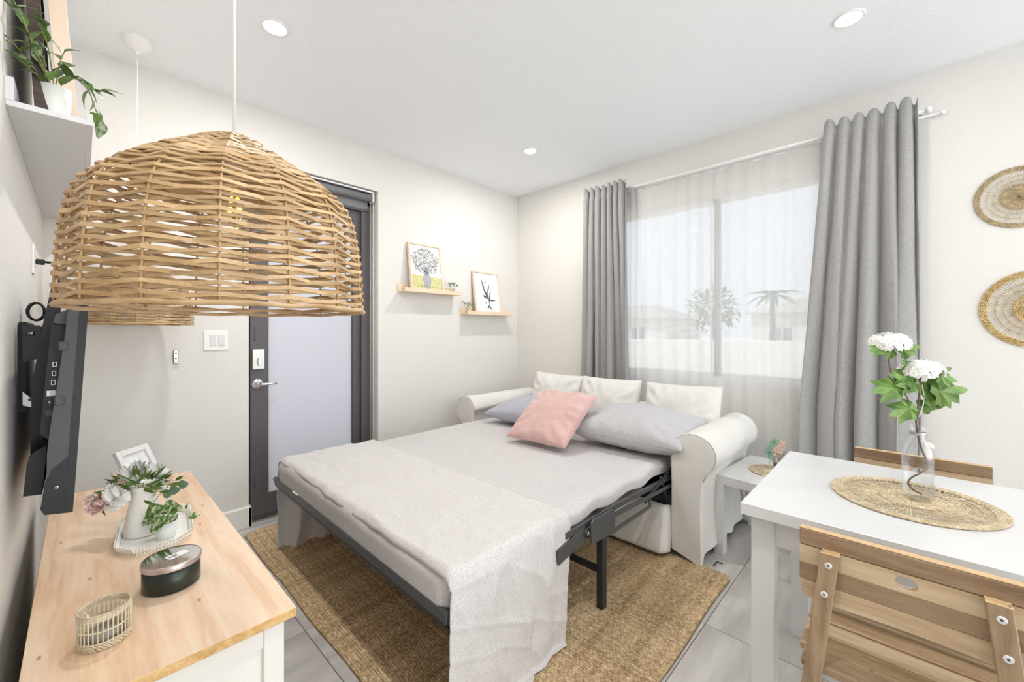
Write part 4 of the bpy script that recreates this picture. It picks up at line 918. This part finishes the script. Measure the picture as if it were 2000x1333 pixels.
# ---------------------------------------------------------------- woven mats
def woven_mat(name, lab, Rad, M, m1=SEAG, m2=None, solid=False, cat='mat'):
    t = thing(name, lab, cat, (0, 0, 0)); t.matrix_world = M; m2 = m2 or (m1 if solid else SEAGD)
    q = random.Random(int(Rad * 1000))
    ns = max(48, int(Rad * 480)); 
    for k in range(ns):
        a = 2 * math.pi * k / ns; r1 = Rad * (.38 if not solid else .2)
        MB().tube([(r1 * math.cos(a - .06), r1 * math.sin(a - .06), .003), (Rad * .9 * math.cos(a + .05), Rad * .9 * math.sin(a + .05), .003)], Rad * .0075, 4, smooth=False).build('spoke', m1, t, local=True)
    def ring(r_, tr, m, nm):
        n_ = max(24, int(r_ * 420)) * 2
        MB().tube([((r_ + tr * .5 * math.cos(i * math.pi)) * math.cos(2 * math.pi * i / n_), (r_ + tr * .5 * math.cos(i * math.pi)) * math.sin(2 * math.pi * i / n_), .004 + .0014 * math.sin(i * math.pi + .8)) for i in range(n_)], tr, 5, closed=True, smooth=False).build(nm, m, t, local=True)
    st_ = Rad * .028
    r_ = Rad * .03
    while r_ < Rad * .42: ring(r_, st_ * .52, m2 if not solid else m1, 'centre_coil'); r_ += st_
    for f in ((.55, .7) if not solid else (.5, .58, .66, .74)): ring(Rad * f, st_ * .32, m1, 'binding_ring')
    r_ = Rad * .87
    while r_ < Rad: ring(r_, st_ * .58, m2, 'rim_coil'); r_ += st_ * 1.05
    return t
MW = lambda y, z: Matrix.Translation((XR - .001, y, z)) @ Matrix.Rotation(R(-90), 4, 'Y')
woven_mat('wall_mat', 'round woven seagrass mat on the right wall, the upper one', .156, MW(-.425, 1.952), cat='wall decoration')
woven_mat('wall_mat', 'round woven seagrass mat on the right wall, the lower larger one', .197, MW(-.485, 1.377), SEAG, mat('seagrass_ochre', (.42, .28, .09), .7, (.66, .50, .26), 70, rnd=.15), cat='wall decoration')
# ---------------------------------------------------------------- dining table
dt = thing('dining_table', 'rectangular white dining table at the lower right', 'table', (1.765, -.265, 0))
MB().box(1.39, 2.14, -.89, .362, .705, .74, bev=.0015).build('tabletop', WHITE2, dt)
for a in (1.43, 2.04):
    for b in (.282, -.87): MB().box(a, a + .06, b, b + .06, 0, .705, bev=.001).build('leg', WHITE2, dt)
for a in (1.445, 2.065): MB().box(a, a + .02, -.81, .282, .615, .705).build('apron', WHITE2, dt)
for b in (.30, -.855): MB().box(1.49, 2.04, b, b + .02, .615, .705).build('apron', WHITE2, dt)
woven_mat('placemat', 'large round woven placemat under the bottle on the dining table', .197, Matrix.Translation((1.768, -.018, .7405)), solid=True, cat='placemat')
woven_mat('placemat', 'small round woven placemat on the side table', .125, Matrix.Translation((2.765, .545, .4505)), solid=True, cat='placemat')
# bottle
BX, BY, BZ = 1.782, -.030, .7475
bo = thing('swing_top_bottle', 'clear glass swing-top bottle holding flowering stems', 'bottle', (BX, BY, BZ))
pr_ = [(.0005, .004), (.034, .003), (.037, .008), (.0375, .14), (.034, .162), (.022, .180), (.0165, .192), (.016, .205), (.0185, .210), (.0185, .226), (.0155, .226), (.014, .205), (.0145, .192), (.020, .178), (.031, .160), (.0345, .14), (.0345, .014), (.031, .010), (.0005, .010)]
MB().lathe(pr_, (BX, BY, BZ), 40).build('glass_body', GLASS, bo)
MB().lathe([(.0195, .196), (.0200, .200), (.0195, .204)], (BX, BY, BZ), 24).build('wire_collar', STEEL, bo)
wv = [BX + .0 * 0, 0]; rr_ = Vector((.69, -.7237, 0)); bb = Vector((BX, BY, BZ))
MB().tube(smooth_path([bb + rr_ * .018 + ZZ * .21, bb + rr_ * .030 + ZZ * .195, bb + rr_ * .042 + ZZ * .172, bb + rr_ * .036 + ZZ * .165]), .0012, 5).build('wire_bail', STEEL, bo)
MB().lathe([(.0005, .01), (.010, .008), (.012, 0), (.009, -.008), (.0005, -.009)], M=Matrix.Translation(bb + rr_ * .036 + ZZ * .160) @ Matrix.Rotation(R(35), 4, 'X'), n=20).build('stopper', CERAM, bo)
# viburnum
fw = thing('viburnum_stems', 'two white viburnum blooms with lobed green leaves in the bottle', 'flowers', (BX, BY, BZ + .01))
fdir = Vector((.7237, .69, 0))
def bp_(r_, u_, f_=0.): return bb + rr_ * r_ + ZZ * u_ + fdir * f_
st1 = smooth_path([bp_(.012, .012), bp_(-.016, .028), bp_(-.032, .048, -.003), bp_(-.026, .066, -.008), bp_(.0, .081, -.010), bp_(.024, .092, -.004), bp_(.031, .110), bp_(.012, .152), bp_(.0, .20), bp_(-.004, .235), bp_(-.004, .25)])
MB().tube(st1, .0026, 8).build('stem', STEM, fw)
hA, hB = bp_(-.086, .478), bp_(.010, .392)
MB().tube(smooth_path([bp_(-.003, .24), bp_(-.022, .29), bp_(-.048, .335), bp_(-.082, .39), bp_(-.088, .43), hA - ZZ * .01]), .0018, 6).build('stem', STEM, fw)
MB().tube(smooth_path([bp_(-.002, .24), bp_(.002, .29), bp_(.006, .33), hB - ZZ * .01]), .0024, 6).build('stem', STEM, fw)
MB().tube(smooth_path([bp_(.004, .25), bp_(.020, .30), bp_(.014, .35)]), .0014, 6).build('stem', mat('stem_pale', (.72, .70, .62), .5), fw)
def head(p, r_, sd_):
    q = random.Random(sd_); b = MB()
    for k in range(170):
        d = Vector((q.gauss(0, 1), q.gauss(0, 1), abs(q.gauss(0, 1)) * .9 - .35)); d.normalize(); c_ = p + Vector((d.x * r_, d.y * r_, d.z * r_ * .62)); t1 = d.orthogonal().normalized(); t2 = d.cross(t1); an = q.random() * 6; rr = q.uniform(.0095, .0135)
        for j in range(5):
            a = an + j * 2 * math.pi / 5; dd = t1 * math.cos(a) + t2 * math.sin(a); ss = d.cross(dd)
            b.add([c_, c_ + dd * rr * .6 + ss * rr * .42 + d * .001, c_ + dd * rr + d * .003, c_ + dd * rr * .6 - ss * rr * .42 + d * .001], [(0, 1, 2, 3)])
    b.build('flower_head', PETW, fw)
head(hA, .048, 1); head(hB, .052, 2)
def lobed(p, d, up, sz, m=LEAFL, nm='leaf'):
    p = Vector(p); d = Vector(d).normalized(); s_ = d.cross(Vector(up)).normalized(); u = s_.cross(d); pts = []
    lo = [(-135, .34), (-118, .46), (-95, .60), (-80, .56), (-62, .50), (-45, .62), (-35, .86), (-26, .78), (-16, .66), (-8, .88), (0, 1.08), (8, .88), (16, .66), (26, .78), (35, .86), (45, .62), (62, .50), (80, .56), (95, .60), (118, .46), (135, .34)]
    vs = [p + d * sz * .25]
    for a, r_ in lo:
        q_ = d * math.cos(R(a)) * r_ + s_ * math.sin(R(a)) * r_; vs.append(p + d * sz * .25 + q_ * sz * .75 - u * sz * .35 * (r_ ** 2) * .5 + u * sz * .10 * math.cos(R(a * 5)))
    vs.append(p)
    n_ = len(lo); MB().add(vs, [(0, i, i + 1) for i in range(1, n_)] + [(0, n_, n_ + 1), (0, n_ + 1, 1)]).build(nm, m, fw)
fu = -fdir
for (r_, u_), (dr_, dz_), sz in (((-.050, .345), (-1, -.12), .098), ((-.014, .285), (-1, -.30), .088), ((.012, .320), (1, .12), .090), ((.028, .330), (1, .10), .105), ((.030, .315), (1, .0), .090), ((-.012, .365), (-1, .25), .080), ((-.004, .355), (-1, -.05), .075), ((.040, .385), (1, .30), .062), ((.045, .385), (1, -.35), .065), ((-.010, .40), (-1, .45), .05), ((-.110, .462), (-1, -.1), .050), ((-.075, .455), (1, .25), .070), ((-.07, .452), (-.6, -.1), .05), ((.012, .275), (1, .42), .055)):
    lobed(bp_(r_, u_, random.uniform(-.012, .012)), rr_ * dr_ + ZZ * dz_ - fdir * .15, fu + ZZ * .4, sz)
# small glass with flowers on side table
gx, gy, gz = 2.80, .548, .4585
gv = thing('bud_vase', 'small round glass vase with pale pink blossoms on the side table', 'vase', (gx, gy, gz))
MB().lathe([(.0005, 0), (.018, 0), (.030, .015), (.033, .03), (.026, .05), (.017, .062), (.018, .072), (.016, .072), (.015, .062), (.024, .048), (.030, .03), (.016, .006), (.0005, .004)], (gx, gy, gz), 28).build('glass_body', GLASS, gv)
B0 = Vector((gx, gy, gz + .06))
fs_ = thing('blossom_sprig', 'pale pink blossoms with dark leaves in the small glass vase', 'flowers', B0)
for k in range(7): MB().tube([B0 - ZZ * .05, at(-.03 + .015 * k, 0, .04)], .0016, 5).build('stem', STEM, fs_)
for c_, s_ in (((-.055, 0, .03), .066), ((-.032, 0, .068), .070), ((.0, 0, .08), .04), ((-.045, -.01, .005), .045)): MB().leaf(at(*c_), camr * .6 + ZZ * .7, -camf, s_, s_ * .62, .1, .2, 6, .7).build('leaf', LEAFE, fs_)
for c_ in ((.030, 0, .085), (.045, 0, .070), (.010, -.01, .055), (.025, -.01, .045), (.0, 0, .035), (.05, 0, .095)): bloom(at(*c_), .017, PETC, 'pom', fs_, 'blossom')

# ---------------------------------------------------------------- wooden chairs (local: back rest at x=0, seat toward +x)
def chair(label):
    t = thing('folding_chair', label, 'chair', (0, 0, 0), group='wooden slatted chairs at the dining table')
    zt, w_ = .765, .195; ms = [AC1, AC2, AC1, AC2]; hs = [.041, .043, .042, .046]; z = zt
    for i in range(4):
        z1 = z; z0 = z - hs[i]; wa = w_ - (.004 if i == 3 else 0)
        M_ = Matrix.Translation((0, 0, 0)) @ Matrix.Rotation(0, 4, 'Y')
        b = MB()
        if i == 1:                      # the hand hole
            cy, cz, rh = .0, (z0 + z1) / 2 + .0, .017; N_ = 24; vs = []; fs = []
            for X in (-.010, .010):
                for k in range(N_):
                    a = 2 * math.pi * k / N_; vs.append((X, cy + rh * 1.15 * math.cos(a), cz + rh * .95 * math.sin(a)))
                for k in range(N_):
                    a = 2 * math.pi * k / N_; hh = (z1 - z0) / 2; kk = k % 12; sg_ = 1 if k < 12 else -1; yy_ = wa if kk <= 1 else (-wa if kk == 11 else wa - 2 * wa * (kk - 1) / 10); zz_ = 0 if kk == 0 else hh; vs.append((X, cy + sg_ * yy_, cz + sg_ * zz_))
            for k in range(N_):
                k2 = (k + 1) % N_; fs += [(k, N_ + k, N_ + k2, k2), (2 * N_ + k, 2 * N_ + k2, 3 * N_ + k2, 3 * N_ + k), (k, k2, 2 * N_ + k2, 2 * N_ + k)]
            b.add(vs, fs + [(N_ + k, 3 * N_ + k, 3 * N_ + (k + 1) % N_, N_ + (k + 1) % N_) for k in range(N_)])
        elif i == 3:
            P_ = [(-wa, z1), (wa, z1), (wa, z0 + .014), (wa - .01, z0 + .004), (wa - .03, z0)] + [(wa - .03 - (2 * wa - .06) * k / 12, z0 + .006 * math.sin(math.pi * k / 12)) for k in range(1, 12)] + [(-wa + .03, z0), (-wa + .01, z0 + .004), (-wa, z0 + .014)]
            b.prism(P_, -.010, .010, 'x')
        else: b.box(-.010, .010, -wa, wa, z0, z1, bev=.001 if i else .003)
        b.build('back_stave', ms[i], t, local=True); z = z0 - .0004
    MB().box(-.0095, .0095, -w_, w_, zt - .001, zt + .003, bev=.002).build('back_edge', ACE, t, local=True)
    for s_ in (-1, 1):
        p0, p1 = Vector((-.024, s_ * .131, .728)), Vector((-.060, s_ * .212, 0)); d = p1 - p0
        xa = d.normalized(); ya = Vector((1, 0, 0)); za = xa.cross(ya).normalized(); ya = za.cross(xa); M_ = Matrix(((xa.x, ya.x, za.x, p0.x), (xa.y, ya.y, za.y, p0.y), (xa.z, ya.z, za.z, p0.z), (0, 0, 0, 1)))
        b = MB().box(0, d.length - .002, -.012, .012, -.018, .018, M=M_, bev=.002); o = b.build('back_post', ACP, t, local=True)
        MB().box(-.0365, -.0115, s_ * .131 - .018, s_ * .131 + .018, .7265, .7295, bev=.001).build('post_end', ACE, o, local=True)
        for zz in (.702, .632):
            f = (p0.z - zz) / (p0.z - p1.z); c_ = p0 + d * f; MB().lathe([(.0005, .003), (.003, .0015), (.0065, .003), (.0080, .0015), (.0080, -.001)], M=Matrix.Translation(c_ + Vector((-.012, 0, 0))) @ Matrix.Rotation(R(-90), 4, 'Y'), n=18).build('bolt', CHROME, o, local=True)
            MB().tube([c_ + Vector((-.0150, 0, 0)), c_ + Vector((-.0138, 0, 0))], .0022, 8).build('bolt_recess', BLACK, o, local=True)
        # front leg crossing back
        q0, q1 = Vector((.33, s_ * .185, 0)), Vector((.02, s_ * .175, .44)); d = q1 - q0
        MB().box(0, d.length, -.010, .010, -.016, .016, M=Matrix.Translation(q0) @ d.to_track_quat('X', 'Y').to_matrix().to_4x4(), bev=.002).build('leg', ACP, t, local=True)
        MB().box(-.03, .36, s_ * .165 - .01, s_ * .165 + .01, .405, .435).build('seat_rail', ACP, t, local=True)
    x = -.038
    for k in range(6):
        wd = .062; q = .012 * (k == 0)
        mm = (AC1, AC3, AC2, AC3, AC2, AC3)[k]
        MB().box(x, x + wd, -.200 + q, .200 - q, .437 - .004 * math.sin(k), .457 - .004 * math.sin(k), bev=.003).build('seat_slat', mm, t, local=True); x += wd + .006
    MB().tube([(.10, -.18, .29), (.10, .18, .29)], .010, 10).build('stretcher', ACP, t, local=True)
    return t
c1 = chair('wooden slatted chair nearest the camera, seen from behind')
c1.location = (1.268, -.003, 0)
c2 = dup(c1, (2.298, -.040, 0), R(180), label='wooden slatted chair on the far side of the dining table')

# ---------------------------------------------------------------- curtains
def rod(name, lab, X, z, y0, y1, r_, ends=True):
    t = thing(name, lab, 'curtain rod', (X, (y0 + y1) / 2, z), group='white curtain rods above the window')
    MB().tube([(X, y0, z), (X, y1, z)], r_, 14).build('pole', PLAST, t)
    for y in (y0 + .03, y1 - .03, (y0 + y1) / 2):
        MB().tube([(X, y, z), (XR, y, z)], .004, 8).build('bracket', PLAST, t)
    if ends:
        for y in (y0, y1): MB().lathe([(.0005, -.012), (r_ * 1.5, -.010), (r_ * 1.6, 0), (r_ * 1.4, .010), (.0005, .012)], M=Matrix.Translation((X, y, z)) @ Matrix.Rotation(R(90), 4, 'X'), n=20).build('finial', PLAST, t)
rod('curtain_rod', 'white outer curtain rod carrying the two grey curtains', 3.245, 2.495, -.10, 2.17, .011)
rod('curtain_rod', 'thin white inner rod carrying the sheer curtains', 3.285, 2.475, -.155, 2.20, .006)
def curtain(lab, y0t, y1t, y0b, y1b, nf, seed, X=3.19, ztop=2.545, zrod=2.495, amp=.032):
    q = random.Random(seed); ph = [q.uniform(-.35, .35) for _ in range(nf * 2 + 2)]; am = [q.uniform(.6, 1.25) for _ in range(nf * 2 + 2)]
    t = thing('grey_curtain', lab, 'curtain', (X, (y0b + y1b) / 2, .02), group='grey linen curtains')
    def f(u, v):
        z = ztop - (ztop - .02) * v; k = min(1, v * 1.4); 
        yy = (y0t + (y1t - y0t) * u) * (1 - k) + (y0b + (y1b - y0b) * u) * k
        a = u * nf; i = int(min(a, nf - 1e-6)); fa = a - i; am_ = am[i] * (1 - fa) + am[i + 1] * fa; p_ = ph[i] * (1 - fa) + ph[i + 1] * fa
        pin = 1 - .55 * math.exp(-((z - zrod) / .03) ** 2)
        s1 = math.sin(2 * math.pi * a + p_ * (1 + v)); s1 = math.copysign(abs(s1) ** .7, s1); uw = u + .05 * math.sin(u * 7 + seed) + .03 * math.sin(u * 17 + seed * 2)
        s2 = math.sin(2 * math.pi * uw * nf * .56 + seed); s2 = math.copysign(abs(s2) ** 1.1, s2); kk = min(1, max(0, v * 1.9 - .08)); s_ = s1 * (1 - .62 * kk) + s2 * 1.05 * kk
        dx = amp * am_ * pin * s_ * (.75 + .45 * k); dy = .016 * math.cos(2 * math.pi * a + p_) * am_ * (.4 + v)
        zz = z
        if v == 0: zz += .008 * s_ * am_
        return (X - dx * 1 + .006 * nz(u * 9, v * 4, seed), yy + dy + .004 * nz(u * 20, v * 7, seed + 3), zz + (.012 * s_ * am_ * max(0, 1 - v * 12)))
    MB().grid(f, nf * 22, 46).build('drape', LINEN, t, mods=[SOL(.003)])
    MB().grid(lambda u, v: (f(u, .985 + .015 * v)[0] - .002, f(u, .985)[1], .02 + .03 * (1 - v)), nf * 22, 1).build('hem', LINEN, t, mods=[SOL(.002)])
    MB().grid(lambda u, v: (f(u, .001 + .035 * v)[0] + .006, f(u, .001 + .035 * v)[1], f(u, .001 + .035 * v)[2]), nf * 22, 2).build('heading_tape', LINEN, t, mods=[SOL(.002)])
curtain('grey linen curtain at the left of the window, nearer the room corner', 2.12, 1.705, 2.165, 1.665, 7, 4)
curtain('wide grey linen curtain at the right of the window, behind the dining table', .352, -.060, .468, -.085, 6, 9, amp=.036)
def sheer(lab, y0, y1, seed):
    t = thing('sheer_curtain', lab, 'curtain', (3.285, (y0 + y1) / 2, .03), group='white sheer curtains')
    q = random.Random(seed); nf = 9; ws = [q.uniform(.5, 1.5) for _ in range(nf + 1)]; cum = np.cumsum([0] + ws)[:nf + 1]; cum = cum / cum[-1]
    def f(u, v):
        z = 2.49 - 2.46 * v; i = max(0, min(nf - 1, int(np.searchsorted(cum, u, side='right')) - 1)); fa = (u - cum[i]) / max(1e-6, cum[i + 1] - cum[i])
        s_ = math.cos(2 * math.pi * fa)
        return (3.285 - .011 * (1 - s_) * (.4 + .6 * min(1, v * 3)) + .004 * nz(u * 6, v * 3, seed), y0 + (y1 - y0) * u + .004 * math.sin(v * 5 + u * 9), z)
    MB().grid(f, 150, 14).build('drape', SHEER, t)
    MB().grid(lambda u, v: (f(u, .027 * v)[0] + .002,) + tuple(f(u, .027 * v)[1:]), 150, 1).build('heading', SHEER, t)
    MB().grid(lambda u, v: (f(u, .985 + .015 * v)[0] + .002,) + tuple(f(u, .985 + .015 * v)[1:]), 150, 1).build('hem', SHEER, t)
sheer('white sheer curtain over the left half of the window', 2.02, 1.045, 2)
sheer('white sheer curtain over the right half of the window', 1.06, .12, 5)

# ---------------------------------------------------------------- outside
GR = mat('outside_ground', (.62, .60, .56), .9, (.70, .68, .64), .3)
MB().box(XR + .4, 150, -120, 120, -.55, -.5).build('outside_ground', GR, kind='structure')
MB().box(-60, 150, YB + .4, 120, -.551, -.501).build('outside_yard', GR, kind='structure')
gw = MB().box(14, 14.25, -20, 60, -.5, 1.0, bev=.02).build('garden_wall', mat('outside_wall', (.72, .70, .66), .8), kind='structure')
for i, (x, y, w_, d_, h_) in enumerate(((42, 26, 16, 10, 3.2), (46, 4, 14, 12, 3.6), (40, -14, 14, 10, 3.3), (48, 48, 16, 12, 3.4))):
    hs = thing('house', ('pale house with a low tiled roof, seen left through the window', 'pale house seen in the middle of the window', 'pale house seen at the right through the window', 'pale house farthest left beyond the window')[i], 'house', (x, y, -.5), group='houses beyond the window')
    MB().box(x, x + d_, y - w_ / 2, y + w_ / 2, -.5, h_ - .5).build('wall', mat('house_wall', (.66, .63, .58), .9), hs)
    a = w_ / 2 + .6; MB().add([(x - .6, y - a, h_ - .5), (x + d_ + .6, y - a, h_ - .5), (x + d_ + .6, y + a, h_ - .5), (x - .6, y + a, h_ - .5), (x + d_ / 2, y - a + 4, h_ + 1.3), (x + d_ / 2, y + a - 4, h_ + 1.3)], [(0, 1, 2, 3), (0, 4, 5, 3)[::-1], (1, 2, 5, 4), (0, 1, 4), (2, 3, 5)]).build('roof', mat('house_roof', (.40, .36, .33), .9), hs)
    for k in (-1, 0, 1):
        wdw = MB().box(x - .04, x, y + k * w_ / 3.2 - .7, y + k * w_ / 3.2 + .7, .5, 1.7).build('window', mat('house_window', (.2, .22, .24), .2), hs)
        MB().box(x - .07, x - .04, y + k * w_ / 3.2 - .05, y + k * w_ / 3.2 + .05, .5, 1.7).build('glazing_bar', TRIM, wdw)
def tree(x, y, h_, r_, lab, sd_):
    t = thing('tree', lab, 'tree', (x, y, -.5), group='trees beyond the window'); q = random.Random(sd_)
    MB().tube([(x, y, -.5), (x + .1, y, h_ * .5), (x, y, h_ - r_ * .6)], [.22, .16, .08], 8).build('trunk', STEM, t)
    b = MB()
    for k in range(520):
        d = Vector((q.gauss(0, 1), q.gauss(0, 1), q.gauss(0, .75))).normalized(); p = Vector((x, y, h_ - r_ * .7)) + d * r_ * q.uniform(.45, 1) * (1 + .3 * nz(d.x * 2, d.y * 2, d.z * 2 + sd_)); b.leaf(p, d + Vector((q.uniform(-1, 1), q.uniform(-1, 1), q.uniform(-.6, .6))), ZZ, r_ * .28, r_ * .17, .2, .2, 2)
    b.build('crown', LEAF, t, kind='stuff')
tree(30, 9.5, 3.9, 1.5, 'rounded tree left of the palm beyond the window', 1)
tree(34, 1.5, 4.6, 2.2, 'large tree seen beside the right curtain beyond the window', 3)
pm = thing('palm_tree', 'palm tree rising above the houses beyond the window', 'tree', (33, 6.6, -.5))
MB().tube([(33, 6.6, -.5), (33.1, 6.6, 2), (33, 6.6, 3.7)], [.22, .17, .14], 8).build('trunk', STEM, pm)
for k in range(16):
    a = k * 2 * math.pi / 16; el = .9 if k % 2 else .3; d = Vector((math.cos(a), math.sin(a), el)); MB().leaf((33, 6.6, 3.7), d, ZZ, 1.6, .42, .75, .4, 7).build('frond', LEAF, pm)
